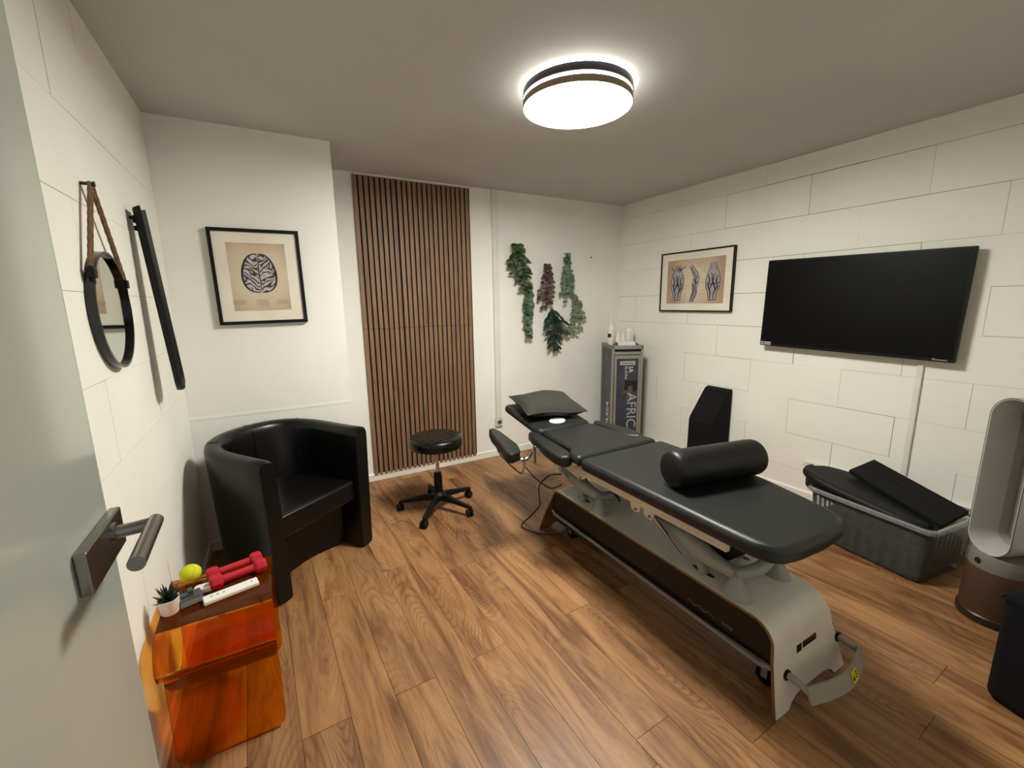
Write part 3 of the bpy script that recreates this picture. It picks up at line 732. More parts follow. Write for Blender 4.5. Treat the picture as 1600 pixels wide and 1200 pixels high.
# maker's badge on the near end
def endp(x_, z_): return Vector((x_, .6815-(.20-z_)*.135-.0022, z_))
bd = MB(); 
def eb(x0, x1, z0, z1): bd.add([endp(x0, z0), endp(x1, z0), endp(x1, z1), endp(x0, z1)], [(0, 1, 2, 3)])
eb(1.538, 1.570, .186, .256); eb(1.577, 1.668, .190, .248)
bo = obj('maker_badge', bd, M['side_panel'], tc_, label='small dark badge')
for k in range(4):
    x_ = 1.588+.019*k; obj('badge_print', MB().add([endp(x_, .205)-Vector((0, .0005, 0)), endp(x_+.003, .205)-Vector((0, .0005, 0)), endp(x_+.003, .236)-Vector((0, .0005, 0)), endp(x_, .236)-Vector((0, .0005, 0))], [(0, 1, 2, 3)]), M['ink_faint'], bo)
# lift castings: pads, cross beam and curved arm (near and far pair)
def lift(y0, ytop, ztop, nm):
    xa = 1.452; xb = 1.712
    for i, (xc_, sg) in enumerate(((1.432, 1), (1.730-.055, -1))):
        ax = xa-.004 if i == 0 else xb
        mb = MB(); vs = []; fs = []; rows = 9; n_ = 20
        for r_ in range(rows):
            f_ = r_/(rows-1); e_ = (1-f_)**1.25
            rx = .016+.026*e_; ry = .014+.044*e_; cy_ = y0-.012*e_+.006; cz = .3395+.083*f_
            cxx = xc_*e_*.35 + ax*(1-e_*.35)
            for k in range(n_):
                a = 2*PI*k/n_; vs.append((cxx+rx*math.cos(a), cy_+ry*math.sin(a), cz))
        for r_ in range(rows-1):
            for k in range(n_): fs.append((r_*n_+k, r_*n_+(k+1) % n_, (r_+1)*n_+(k+1) % n_, (r_+1)*n_+k))
        fs += [tuple(range(n_))[::-1], tuple((rows-1)*n_+k for k in range(n_))]
        obj('pivot_pad', MB().add(vs, fs), M['casting'], tc_, smooth=50)
    beam = spline([(xa-.016, y0+.01, .425), (xa+.03, y0, .418), (xa+.09, y0-.008, .412), (xa+.15, y0-.008, .414), (xa+.21, y0, .428), (xb+.012, y0+.012, .448)], 5)
    obj('cross_beam', MB().tube(beam, [.021+.004*math.sin(PI*i/(len(beam)-1)) for i in range(len(beam))], 14), M['casting'], tc_, smooth=60)
    for xo in (0, .235):
        path = spline([(xa-.006+xo, y0+.005, .422), (xa-.006+xo, y0+.11, .428), (xa-.006+xo, y0+.22, .452), (xa-.006+xo, y0+.33, .468), (xa-.006+xo, ytop, ztop)], 7)
        rr_ = [.023+.018*math.exp(-((i/(len(path)-1)-.42)/.24)**2) for i in range(len(path))]
        rr_[-1] = .012
        obj('lift_arm', MB().tube(path, rr_, 14, flat=1.0), M['casting'], tc_, smooth=60)
        fin = spline([(xa-.002+xo, y0+.235, .452), (xa+.003+xo, y0+.185, .41), (xa+.007+xo, y0+.155, .365), (xa+.008+xo, y0+.145, .325)], 5)
        obj('lift_fin', MB().tube(fin, [.038-.014*i/(len(fin)-1) for i in range(len(fin))], 14, flat=.62), M['casting'], tc_, smooth=60)
        sl = [(xa+.012+xo+.013*math.cos(a), y0+.155+.052*math.sin(a)) for a in [2*PI*k/24 for k in range(24)]]
        obj('slot', MB().prism(sl, 'z', .3392, .3399), M['black_plastic'], tc_)
    return
lift(.865, 1.305, .478, 'near'); lift(1.640, 2.05, .50, 'far')
# upper frame: cream rails with bracket plates
for xs in (1.395, 1.745):
    fr_ = obj('frame_rail', MB().bx(xs, xs+.022, .885, 1.93, .518, .600), M['rail'], tc_, bevel=.002, label='cream metal rail')
    for pl_ in [[(yb-.032, .522), (yb+.032, .522), (yb+.026, .492), (yb+.010, .480), (yb-.016, .480), (yb-.030, .494)] for yb in (1.345, 1.262)] + [[(1.70, .522), (1.90, .522), (1.88, .505), (1.76, .490), (1.72, .50)]]:
        obj('bracket_plate', MB().prism(pl_, 'x', xs+.002, xs+.010), M['rail'], fr_)
    for yb in (1.345, 1.262, 1.75): obj('bolt', MB().cyl((xs+.003, yb-.004, .495 if yb < 1.7 else .503), (xs-.003, yb-.004, .495 if yb < 1.7 else .503), .007, 12), M['steel'], fr_, smooth=40)
obj('under_plate', MB().bx(1.41, 1.76, .72, 1.95, .568, .590), M['side_panel'], tc_)
obj('dark_web', MB().prism([(.86, .575), (.86, .50), (.92, .44), (1.0, .45), (1.06, .50), (1.10, .575)], 'x', 1.47, 1.478).prism([(.70, .572), (.86, .572), (.86, .545), (.74, .552)], 'x', 1.42, 1.43), M['black_plastic'], tc_)
for xs in (1.42, 1.74): obj('frame_tube', MB().tube([(xs, .70, .585), (xs, .9, .585)], .010, 8), M['grey_tube'], tc_, smooth=40)
obj('gas_strut', MB().cyl((1.388, 1.225, .510), (1.388, 1.15, .46), .010, 14).cyl((1.388, 1.19, .486), (1.388, 1.075, .41), .0055, 10), M['steel'], tc_, smooth=40)
obj('lever_rod', MB().cyl((1.372, 1.93, .56), (1.372, 1.82, .485), .005, 8).cyl((1.50, 1.55, .42), (1.50, 1.75, .56), .006, 8), M['black_plastic'], tc_, smooth=40)
obj('actuator', MB().cyl((1.60, 1.1, .44), (1.60, 1.6, .50), .024, 16).box((1.60, 1.07, .43), (.07, .10, .06)), M['black_plastic'], tc_, smooth=40)
# padded sections
def pad(name, poly, z0, z1, tilt=None, bev=.027, m='vinyl', label=None):
    mb = MB().prism(poly, 'z', z0, z1)
    if tilt: mb.v = [tilt(v) for v in mb.v]
    return obj(name, mb, M[m], tc_, bevel=bev, seg=4, label=label, ang=50)
ZT = .668
leg = [(1.295, 1.635), (1.295, .86), (1.300, .74), (1.316, .685), (1.350, .655), (1.42, .640), (1.55, .632), (1.66, .638), (1.735, .668), (1.772, .73), (1.800, .83), (1.845, 1.02), (1.868, 1.2), (1.874, 1.635)]
pad('leg_cushion', leg, .602, ZT, label='long black leg cushion')
chest = [(1.300, 1.648), (1.303, 1.735), (1.372, 1.80), (1.392, 2.12), (1.778, 2.12), (1.795, 1.80), (1.866, 1.735), (1.870, 1.648)]
pad('chest_cushion', chest, .605, ZT)
hz = lambda v: (v[0], v[1], v[2] + (v[1]-2.14)*.16)
ho = rrect(1.385, 1.790, 2.135, 2.60, .03, 4)
pad('head_cushion', ho, .612, ZT, hz)
# breathing hole lined in white
fo = MB(); hl = [(1.578+.052*math.cos(a), 2.222+.033*math.sin(a)) for a in [2*PI*k/24 for k in range(24)]]
hzz = lambda y_, d_: ZT+(y_-2.14)*.16+d_
fo.tube([(x_, y_, hzz(y_, .001)) for x_, y_ in hl], .006, 8, closed=True)
fo.add([(x_, y_, hzz(y_, .0035)) for x_, y_ in hl], [tuple(range(24))])
obj('face_hole_lining', fo, M['white_plastic'], tc_, smooth=50, label='white lining of the face hole')
# arm pads beside the chest cushion and the lowered forearm pad
pad('arm_pad', [(1.262, 1.74), (1.252, 1.79), (1.275, 1.93), (1.315, 2.10), (1.345, 2.20), (1.385, 2.225), (1.392, 2.16), (1.372, 1.95), (1.352, 1.80), (1.325, 1.725), (1.29, 1.715)], .588, .652, bev=.018)
pad('arm_pad', [(1.800, 1.82), (1.803, 2.13), (1.84, 2.17), (1.875, 2.12), (1.90, 1.92), (1.895, 1.80), (1.85, 1.755)], .600, .664, bev=.018)
low = lambda v: (v[0], v[1], v[2] + (v[1]-2.0)*.02)
pad('forearm_pad', [(1.105, 1.985), (1.180, 2.01), (1.222, 2.12), (1.250, 2.38), (1.245, 2.47), (1.205, 2.475), (1.165, 2.36), (1.115, 2.12), (1.090, 2.02)], .555, .618, low, bev=.016)
obj('forearm_pad_hinge', MB().tube(spline([(1.20, 2.05, .545), (1.235, 2.04, .548), (1.27, 2.05, .575)], 4), .012, 12).cyl((1.205, 2.02, .50), (1.205, 2.02, .57), .007, 12).cyl((1.26, 1.99, .53), (1.31, 2.08, .60), .008, 8), M['chrome'], tc_, smooth=40)
obj('arm_support', MB().bx(1.33, 1.345, 1.86, 1.91, .50, .60).bx(1.30, 1.42, 1.88, 1.90, .585, .60), M['rail'], tc_)
obj('hinge_plate', MB().bx(1.300, 1.304, 1.66, 1.73, .600, .625).box((1.388, 2.125, .625), (.012, .05, .02)), M['chrome'], tc_)
# cables
cb = spline([(1.17, 2.30, .556), (1.165, 2.22, .52), (1.20, 2.06, .46), (1.27, 2.12, .46), (1.31, 2.06, .40), (1.36, 1.98, .36), (1.42, 1.95, .38)], 8)
obj('hand_control_cable', MB().tube(cb, .004, 8), M['cord'], tc_, smooth=60)
cb = spline([(1.44, 1.98, .43), (1.38, 2.02, .42), (1.36, 2.10, .33), (1.40, 2.16, .20), (1.40, 2.16, .16), (1.35, 2.20, .08), (1.33, 2.26, .010), (1.31, 2.22, .006), (1.36, 2.11, .006), (1.47, 2.03, .006), (1.52, 2.02, .06)], 8)
obj('power_cord', MB().tube(cb, .0045, 8), M['cord'], tc_, smooth=60)

# bolster roll
RB = .080
br = thing('bolster_roll', 'black cylindrical bolster lying across the treatment couch', 'bolster', (1.62, 1.12, ZT))
a0 = Vector((1.390, 1.160, ZT+RB+.001)); a1 = Vector((1.850, 1.070, ZT+RB+.001)); ax = (a1-a0).normalized()
prf = [(0, .30), (.002, .62), (.006, .82), (.014, .93), (.026, .985), (.05, 1)]
Lr = (a1-a0).length
pts = [a0+ax*d for d, r in prf] + [a0+ax*(Lr-d) for d, r in prf[::-1]]
obj('roll_cover', MB().tube(pts, [RB*r for d, r in prf]+[RB*r for d, r in prf[::-1]], 48), M['vinyl_dark'], br, smooth=60)
# pillow
pi_ = thing('pillow', 'small dark grey fabric pillow on the raised head of the couch', 'pillow', (1.62, 2.44, .735))
def pil(s_):
    def fn(u, v):
        x = (u-.5)*2; y = (v-.5)*2
        pin = 1-.10*(abs(y)**2)*(1-abs(x)**2)
        e = max(0, (1-abs(x)**2.6)*(1-abs(y)**2.6))**.5
        X = x*.212*(1-.10*(1-x*x)*0 - .07*(1-abs(y))*abs(x)); Y = y*.175*(1-.08*(1-abs(x))*abs(y)*1.2)
        z = s_*e*(.056+.006*math.sin(5*x+2*y)) + .008*math.sin(3*x)*y
        ca, sa = math.cos(-.16), math.sin(-.16)
        yy = 2.385+X*sa+Y*ca
        return (1.606+X*ca-Y*sa, yy, .724+z+(yy-2.14)*.16)
    return fn
mb = MB().grid(pil(1), 26, 20); mb.grid(pil(-1), 26, 20)
obj('pillow_cover', mb, M['cushion'], pi_, smooth=75)
edge = [pil(1)(u, 0) for u in [i/20 for i in range(21)]] + [pil(1)(1, i/16) for i in range(1, 17)] + [pil(1)(1-i/20, 1) for i in range(1, 21)] + [pil(1)(0, 1-i/16) for i in range(1, 16)]
obj('piping', MB().tube(edge, .0035, 6, closed=True), M['cushion'], pi_, smooth=60)

# ================================================================== ARMCHAIR
ac = thing('armchair', 'black leatherette tub armchair below the brain picture', 'armchair', (.165, 2.385, 0), math.radians(36))
# local frame: x across (left to right seen from the front), y to the back
HWt, HWb = .345, .322
def upath(hw, dep, k=.26):
    out = [(-hw, 0), (-hw, .09), (-hw, .18), (-hw, k)]
    for i in range(1, 24):
        a = PI - PI*i/24; ex = 2.35
        c, s_ = math.cos(a), math.sin(a)
        out.append((hw*math.copysign(abs(c)**(2/ex), c), k+(dep-k)*abs(s_)**(2/ex)))
    return out + [(hw, k), (hw, .18), (hw, .09), (hw, 0)]
TOP, BOT = upath(HWt, .600), upath(HWb, .560)
N_ = len(TOP)
def inset(P, i, d):
    a = Vector(P[max(i-1, 0)]); b = Vector(P[min(i+1, len(P)-1)]); t_ = (b-a).normalized(); n_ = Vector((t_.y, -t_.x)); return Vector(P[i]) + n_*d
def shellpt(i, f, d):
    """f height fraction 0..1, d inward distance"""
    a = inset(BOT, i, d); b = inset(TOP, i, d); return a.lerp(b, f)
def ztop(i):
    t_ = i/(N_-1); return .735 + .030*math.sin(PI*t_)**1.5
TK = .085
sec = lambda i: [(shellpt(i, 0, .006), .012), (shellpt(i, 0, 0), .03), (shellpt(i, .35, 0), .26), (shellpt(i, .7, 0), .52), (shellpt(i, .97, 0), ztop(i)-.030), (shellpt(i, 1, .006), ztop(i)-.010), (shellpt(i, 1, .020), ztop(i)),
                 (shellpt(i, 1, .050), ztop(i)+.003), (shellpt(i, 1, TK-.016), ztop(i)-.002), (shellpt(i, 1, TK-.002), ztop(i)-.016), (shellpt(i, .95, TK+.004), ztop(i)-.045), (shellpt(i, .6, TK+.006), .45), (shellpt(i, .3, TK+.004), .26), (shellpt(i, 0, TK), .012)]
vs = []; K = len(sec(0))
for i in range(N_):
    for p, z in sec(i): vs.append((p.x, p.y, z))
fs = [(i*K+k, i*K+(k+1) % K, (i+1)*K+(k+1) % K, (i+1)*K+k) for i in range(N_-1) for k in range(K)]
# rounded arm fronts
for i, sy in ((0, -1), (N_-1, -1)):
    base = len(vs); c = Vector((0, 0, 0)); ring = [Vector(vs[i*K+k]) for k in range(K)]
    for q in ring: c += q/K
    for k, q in enumerate(ring):
        w_ = q.lerp(Vector((c.x, q.y, q.z)), .14); w_.z = q.z - (.008 if q.z > .5 else -.0); vs.append((w_.x, q.y-.014, w_.z))
    for k in range(K): fs.append((i*K+k, i*K+(k+1) % K, base+(k+1) % K, base+k))
    fs.append(tuple(base+k for k in range(K)))
obj('tub_shell', MB().add(vs, fs), M['leather'], ac, world=False, smooth=50)
# stitched seams on shell
for i_ in (8, 15, 22):
    pts = [(*shellpt(i_, 1, TK+.004-.0), ztop(i_)-.022)] + [(*shellpt(i_, .3+.65*(1-k/8), TK+.0055), (ztop(i_)-.045)*(1-k/8)+.40*(k/8)) for k in range(9)]
    pt2 = [(*shellpt(i_, 1, d), ztop(i_)+.003) for d in (.018, .035, .05, .066)]
    obj('seam', MB().tube(pts, .0018, 6).tube(pt2, .0018, 6), M['black_plastic'], ac, world=False, smooth=60)
# seat with a thick rounded front
inner = [inset(upath(.336, .585), i, TK-.004) for i in range(N_)]
so_ = [(p.x, max(p.y, .02)) for p in inner]
sb = MB().prism(so_, 'z', .300, .425)
obj('seat', sb, M['leather'], ac, world=False, bevel=.022, seg=4, ang=50)
obj('under_seat_panel', MB().add([(x, .13+.06*math.cos(x/.25*PI/2), z) for z in (.012, .31) for x in [-.25+.05*k for k in range(11)]] + [(x, .15+.06*math.cos(x/.25*PI/2), z) for z in (.012, .31) for x in [-.25+.05*k for k in range(11)]],
    [(k, k+1, 12+k, 11+k) for k in range(10)] + [(22+k, 22+11+k, 22+12+k, 22+k+1) for k in range(10)] + [(11+k, 12+k, 34+k, 33+k) for k in range(10)]), M['leather'], ac, world=False)
ft = []
for fx, fy in ((-.27, .03), (.27, .03), (-.24, .42), (.24, .42)):
    obj('foot', MB().cyl((fx, fy, 0), (fx, fy, .014), .018, 12), M['black_plastic'], ac, world=False)

# ================================================================== STOOL
SX, SY = .940, 2.768
st = thing('swivel_stool', 'black round swivel stool on castors in front of the slat panels', 'stool', (SX, SY, 0))
obj('seat', MB().lathe([(.05, .455), (.150, .458), (.178, .468), (.186, .485), (.187, .515), (.182, .530), (.168, .541), (.10, .545), (.0005, .546)], (SX, SY, 0), 56), M['leather'], st, smooth=50, label='round black leatherette seat')
q = MB()
for k in range(-3, 4):
    for ang in (.42, .42+PI/2):
        o_ = k*.046; hl = math.sqrt(max(0, .170**2-o_*o_)); d = Vector((math.cos(ang), math.sin(ang), 0)); n_ = Vector((-d.y, d.x, 0))
        c = Vector((SX, SY, .5455)) + n_*o_; pts_ = []
        for i in range(9):
            p = c + d*hl*(i/4-1); rr = (p-Vector((SX, SY, .5455))).length; p.z = .5458 - .0045*max(0, (rr-.09)/.08)**2; pts_.append(p)
        q.tube(pts_, .0011, 5)
M['stitch'] = mat('brown_stitching', (74, 60, 42), .7)
obj('quilt_stitching', q, M['stitch'], st, label='brown quilted stitching')
obj('seat_mount', MB().lathe([(.035, .415), (.055, .43), (.08, .456)], (SX, SY, 0), 24), M['black_plastic'], st, smooth=50)
obj('gas_lift', MB().cyl((SX, SY, .24), (SX, SY, .44), .0125, 20), M['chrome'], st, smooth=40, label='chrome gas lift rod')
obj('column', MB().lathe([(.030, .10), (.029, .23), (.026, .272), (.024, .275)], (SX, SY, 0), 24), M['black_plastic'], st, smooth=40)
obj('hub', MB().lathe([(.030, .062), (.048, .075), (.050, .115), (.034, .135)], (SX, SY, 0), 24), M['black_plastic'], st, smooth=40)
ang0 = math.atan2(2.53-SY, 1.086-SX)
for k in range(5):
    a = ang0 + 2*PI*k/5; d = Vector((math.cos(a), math.sin(a), 0)); n_ = Vector((-d.y, d.x, 0)); c = Vector((SX, SY, 0))
    secs = [(.03, .118, .070, .022), (.10, .112, .074, .019), (.20, .092, .066, .016), (.262, .082, .062, .0145), (.280, .076, .060, .011)]
    vs = []; fs = []
    for r, zt, zb, hw in secs:
        p = c+d*r; vs += [p-n_*hw+Vector((0, 0, zb)), p+n_*hw+Vector((0, 0, zb)), p+n_*hw*.7+Vector((0, 0, zt)), p-n_*hw*.7+Vector((0, 0, zt))]
    for i in range(len(secs)-1):
        for j_ in range(4): fs.append((i*4+j_, i*4+(j_+1) % 4, (i+1)*4+(j_+1) % 4, (i+1)*4+j_))
    fs += [(0, 1, 2, 3), (16, 17, 18, 19)]
    obj('leg', MB().add(vs, fs), M['black_plastic'], st, bevel=.004)
    cp = c+d*.268; ca = a+1.0+k*.9; w_ = Vector((math.cos(ca), math.sin(ca), 0))
    o_ = cp + Vector((-w_.y, w_.x, 0))*.010
    cs_ = obj('castor', MB().cyl(o_-w_*.021+Vector((0, 0, .026)), o_-w_*.005+Vector((0, 0, .026)), .0255, 20).cyl(o_+w_*.005+Vector((0, 0, .026)), o_+w_*.021+Vector((0, 0, .026)), .0255, 20), M['black_plastic'], st, bevel=.003)
    obj('castor_stem', MB().cyl(cp+Vector((0, 0, .03)), cp+Vector((0, 0, .07)), .008, 10).box(cp+Vector((0, 0, .05)), (.02, .02, .012)), M['black_plastic'], cs_)

# ================================================================== ORANGE SIDE TABLE
TX0, TX1 = -.402, -.082
ot = thing('side_table', 'translucent orange acrylic side table standing against the left wall', 'side table', ((TX0+TX1)/2, 1.68, 0))
def fold(P_, th, x0, x1, rc=0):
    P_ = [Vector(p) for p in P_]; vs = []; fs = []
    for i, p in enumerate(P_):
        d = (P_[min(i+1, len(P_)-1)]-P_[max(i-1, 0)]).normalized(); n_ = Vector((-d.y, d.x))*th
        e = 0
        if rc:
            L = sum((P_[k+1]-P_[k]).length for k in range(i, len(P_)-1))
            if L < rc: e = rc-math.sqrt(max(0, rc*rc-(rc-L)**2))
        vs += [(x0+e, p.x, p.y), (x1-e, p.x, p.y), (x1-e, p.x+n_.x, p.y+n_.y), (x0+e, p.x+n_.x, p.y+n_.y)]
    for i in range(len(P_)-1):
        for k in range(4): fs.append((i*4+k, i*4+(k+1) % 4, (i+1)*4+(k+1) % 4, (i+1)*4+k))
    fs += [(3, 2, 1, 0), tuple(len(vs)-4+k for k in range(4))]
    return MB().add(vs, fs)
top = spline([(1.875, .43, 0)[:2]+(0,), (1.870, .447, 0), (1.80, .450, 0), (1.68, .450, 0), (1.60, .450, 0), (1.555, .446, 0), (1.518, .425, 0), (1.497, .390, 0), (1.492, .355, 0), (1.500, .330, 0), (1.515, .312, 0)], 5)
obj('table_top', fold([(p.x, p.y) for p in top], .007, TX0, TX1), M['orange'], ot, smooth=40)
fr = [(1.520, .325), (1.517, .25), (1.512, .16), (1.507, .10), (1.503, .06), (1.502, .045), (1.501, .03), (1.5005, .018), (1.500, .008), (1.500, .001)]
obj('front_panel', fold(fr, .007, TX0+.012, TX1, .045), M['orange'], ot, smooth=40)
obj('back_panel', fold([(1.870, .440), (1.872, .2), (1.874, .06), (1.8745, .03), (1.875, .015), (1.875, .001)], .007, TX0, TX1, .045), M['orange'], ot, smooth=40)
obj('magazine_shelf', fold(list((p.x, p.y) for p in spline([(1.525, .29, 0), (1.60, .205, 0), (1.70, .175, 0), (1.80, .205, 0), (1.865, .30, 0)], 5)), .006, TX0+.01, TX1-.01), M['orange'], ot, smooth=40)
ZT2 = .4505
# succulent
sc = thing('potted_succulent', 'small dark spiky succulent in a white pot on the orange table', 'plant', (-.385, 1.662, ZT2))
PX, PY = -.376, 1.662
obj('pot', MB().lathe([(.023, 0), (.026, .004), (.0305, .052), (.0275, .052), (.026, .044), (.0005, .044)], (PX, PY, ZT2), 28), M['pot'], sc, smooth=40)
obj('soil', MB().lathe([(.0265, .0445), (.0005, .047)], (PX, PY, ZT2), 20), M['soil'], sc)
random.seed(5)
for k in range(22):
    a = k*2.399; el = 1.35-.052*k; L = .042+.018*random.random(); d = Vector((math.cos(a)*math.cos(el), math.sin(a)*math.cos(el), math.sin(el)))
    b = Vector((PX, PY, ZT2+.044)); sd = Vector((-math.sin(a), math.cos(a), 0)); nn = d.cross(sd); 
    P_ = [b, b+d*L*.35+Vector((0, 0, .001)), b+d*L*.7, b+d*L+Vector((0, 0, .005))]; W_ = [.0035, .0055, .0038, .0004]
    vs = []; fs = []
    for p, ww in zip(P_, W_): vs += [p+sd*ww, p+nn*ww*.5, p-sd*ww, p-nn*ww*.5]
    for i in range(3):
        for j_ in range(4): fs.append((i*4+j_, i*4+(j_+1) % 4, (i+1)*4+(j_+1) % 4, (i+1)*4+j_))
    obj('leaf', MB().add(vs, fs), M['succulent'], sc)
# tennis ball
BC = Vector((-.338, 1.826, ZT2+.0325))
tb = thing('tennis_ball', 'yellow tennis ball at the back of the orange table', 'ball', (BC.x, BC.y, ZT2))
obj('felt_cover', MB().sphere(BC, .0325, 32, 20), M['ball'], tb, smooth=80)
sm = []
for i in range(60):
    t_ = 2*PI*i/60; a_, b_ = .75, .25; r_ = .0327
    p = Vector((a_*math.cos(t_)+b_*math.cos(3*t_), a_*math.sin(t_)-b_*math.sin(3*t_), 2*math.sqrt(a_*b_)*math.sin(2*t_))).normalized()*r_
    sm.append(BC + Matrix.Rotation(.9, 3, 'Y') @ p)
obj('seam', MB().tube(sm, .0011, 6, closed=True), M['ballseam'], tb, smooth=60)
# dumbbells
def dumbbell(c, ang, z, label):
    t = thing('dumbbell', label, 'dumbbell', (c[0], c[1], z-.023), 0, 'red dumbbells on the orange table')
    d = Vector((math.cos(ang), math.sin(ang), 0)); c = Vector((c[0], c[1], z))
    obj('grip', MB().cyl(c-d*.065, c+d*.065, .0138, 16), M['red'], t, smooth=50)
    for sg in (-1, 1):
        mb = MB(); e0 = c+d*sg*.050; mb.tube([e0, e0+d*sg*.006, e0+d*sg*.034, e0+d*sg*.040], [.018, .0262, .0262, .020], 6)
        obj('head', mb, M['red'], t, bevel=.003)
    return t
dumbbell((-.185, 1.752), .24, ZT2+.0235, 'red neoprene dumbbell nearer the white handset')
dumbbell((-.200, 1.812), .24, ZT2+.0235, 'red neoprene dumbbell farther back beside the tennis ball')
# white handset
wh = thing('handset', 'flat white remote-like handset at the front of the orange table', 'handset', (-.2, 1.66, ZT2))
d = Matrix.Rotation(.22, 3, 'Z'); c = Vector((-.205, 1.672, ZT2+.0085))
obj('body', MB().box(c, (.165, .044, .014), M3=d), M['white_plastic'], wh, bevel=.004)
obj('base_edge', MB().box(c-Vector((0, 0, .0075)), (.160, .030, .003), M3=d), M['grey_plastic'], wh)
for k in (-.058, -.040, -.022, .062): obj('button', MB().cyl(c+d @ Vector((k, .002, .0068)), c+d @ Vector((k, .002, .0078)), .0035, 12), M['silver_plastic'], wh)
# grey device
gd = thing('small_device', 'slate grey box-shaped device between the succulent and the handset', 'device', (-.325, 1.70, ZT2))
c = Vector((-.325, 1.690, ZT2+.014)); d = Matrix.Rotation(.3, 3, 'Z')
obj('body', MB().box(c, (.068, .052, .026), M3=d), M['grey_plastic'], gd, bevel=.003)
obj('front_plate', MB().box(c+d @ Vector((0, -.0265, -.001)), (.060, .002, .018), M3=d), M['silver_plastic'], gd)
obj('clip', MB().box(c+d @ Vector((.004, .010, .020)), (.014, .024, .016), M3=d).box(c+d @ Vector((-.012, .006, .0155)), (.026, .022, .007), M3=d), M['grey_plastic'], gd, bevel=.002)
wd = thing('white_case', 'small white rounded case behind the slate grey device', 'case', (-.272, 1.748, ZT2))
obj('body', MB().prism([(x-.285, y+1.742) for x, y in rrect(-.036, .036, -.020, .020, .014)], 'z', ZT2, ZT2+.016), M['white_plastic'], wd, bevel=.003)
obj('print', MB().box((-.275, 1.744, ZT2+.0164), (.03, .014, .0006), .2), M['label_pale'], wd)

# ================================================================== GALLEY TROLLEY + BOTTLES
th = math.radians(26); TC = Vector((2.94, 3.00, 0))
tw = Vector((math.cos(th), -math.sin(th), 0)); td = Vector((math.sin(th), math.cos(th), 0)); TZ_ = Vector((0, 0, 1))
TD, TWd, THt = .385, .300, 1.03
gt = thing('galley_trolley', 'tall grey airline galley trolley with blue side panels in the corner', 'trolley', TC)
Rg = Matrix((tw, td, TZ_)).transposed()
def G(x, y, z): return TC + tw*x + td*y + TZ_*z
def gb(mb, x0, x1, y0, y1, z0, z1): return mb.box(G((x0+x1)/2, (y0+y1)/2, (z0+z1)/2), (abs(x1-x0), abs(y1-y0), abs(z1-z0)), M3=Rg)
hw_ = TWd/2
obj('body', gb(MB(), -hw_+.006, hw_-.006, .02, TD-.006, .085, THt-.04), M['trolley_panel'], gt)
fr = MB()
for sx in (-1, 1):
    gb(fr, sx*hw_-sx*.022, sx*hw_, 0, .024, .07, THt-.004); gb(fr, sx*hw_-sx*.022, sx*hw_, TD-.024, TD, .07, THt-.004)
    gb(fr, sx*hw_-sx*.010, sx*hw_, 0, TD, THt-.03, THt-.004); gb(fr, sx*hw_-sx*.010, sx*hw_, 0, TD, .07, .11)
gb(fr, -hw_, hw_, TD-.01, TD, THt-.03, THt-.004)
obj('corner_frame', fr, M['aluminium'], gt, bevel=.002, label='dull aluminium corner frame')
obj('top_tray', gb(gb(gb(MB(), -hw_, hw_, 0, TD, THt-.036, THt-.026), -hw_, hw_, 0, .008, THt-.03, THt), -hw_, -hw_+.008, 0, TD, THt-.03, THt), M['aluminium'], gt, bevel=.0015)
do = obj('door', gb(MB(), -hw_+.024, hw_-.024, -.004, .018, .09, THt-.095), M['aluminium'], gt, bevel=.003)
obj('door_panel', gb(MB(), -hw_+.046, hw_-.046, -.0065, -.004, .12, THt-.125), M['trolley_panel'], do, label='dark blue grey door panel')
obj('label_strip', gb(MB(), -.072, .072, -.009, -.0065, THt-.185, THt-.150), M['label_pale'], do)
obj('label_print', gb(MB(), -.058, .058, -.0096, -.009, THt-.173, THt-.162), M['dim_print'], do)
obj('picture_print', gb(gb(MB(), -.045, .050, -.0072, -.0066, THt-.46, THt-.36), .0, .06, -.0070, -.0065, THt-.52, THt-.46), M['trolley_patch'], do)
obj('dark_print', gb(gb(gb(MB(), -.020, .100, -.0078, -.0073, THt-.385, THt-.335), -.030, .010, -.0078, -.0073, THt-.43, THt-.385), .055, .100, -.0078, -.0073, THt-.44, THt-.385), M['trolley_dark'], do)
obj('drawer_front', gb(MB(), -hw_+.024, hw_-.024, 0, .02, THt-.088, THt-.060), M['aluminium'], gt, bevel=.002)
obj('recess', gb(MB(), -hw_+.022, hw_-.022, .003, .02, THt-.060, THt-.036), M['side_panel'], gt)
obj('latch', gb(MB(), -.04, .035, -.004, .02, THt-.060, THt-.045), M['black_plastic'], gt, bevel=.003)
obj('door_hinge', gb(MB(), -hw_+.018, -hw_+.026, -.006, .0, .10, THt-.10), M['steel'], gt)
text('AFRICA', .128, M['grey_print'], do, frame_m(G(.045, -.0085, .360), -TZ_, tw), 'door_lettering')
text('IA', .065, M['white_print'], do, frame_m(G(.03, -.0085, .80), -TZ_, tw), 'door_lettering')
text('by airline', .034, M['white_print'], do, frame_m(G(-.012, -.0085, .77), -TZ_, tw), 'door_lettering')
text('ASIA', .125, M['white_print'], gt, frame_m(G(-hw_+.0045, .13, .34), TZ_, td), 'side_lettering', shear=.2)
text('America', .12, M['dim_print'], gt, frame_m(G(-hw_+.0045, .20, .80), TZ_, td), 'side_lettering', shear=.2)
for sx in (-.11, .11):
    for sy in (.05, TD-.05):
        obj('castor', MB().cyl(G(sx-.012, sy, .034), G(sx+.012, sy, .034), .034, 18).box(G(sx, sy, .07), (.03, .04, .01), M3=Rg), M['black_plastic'], gt)
ZTT = THt-.026
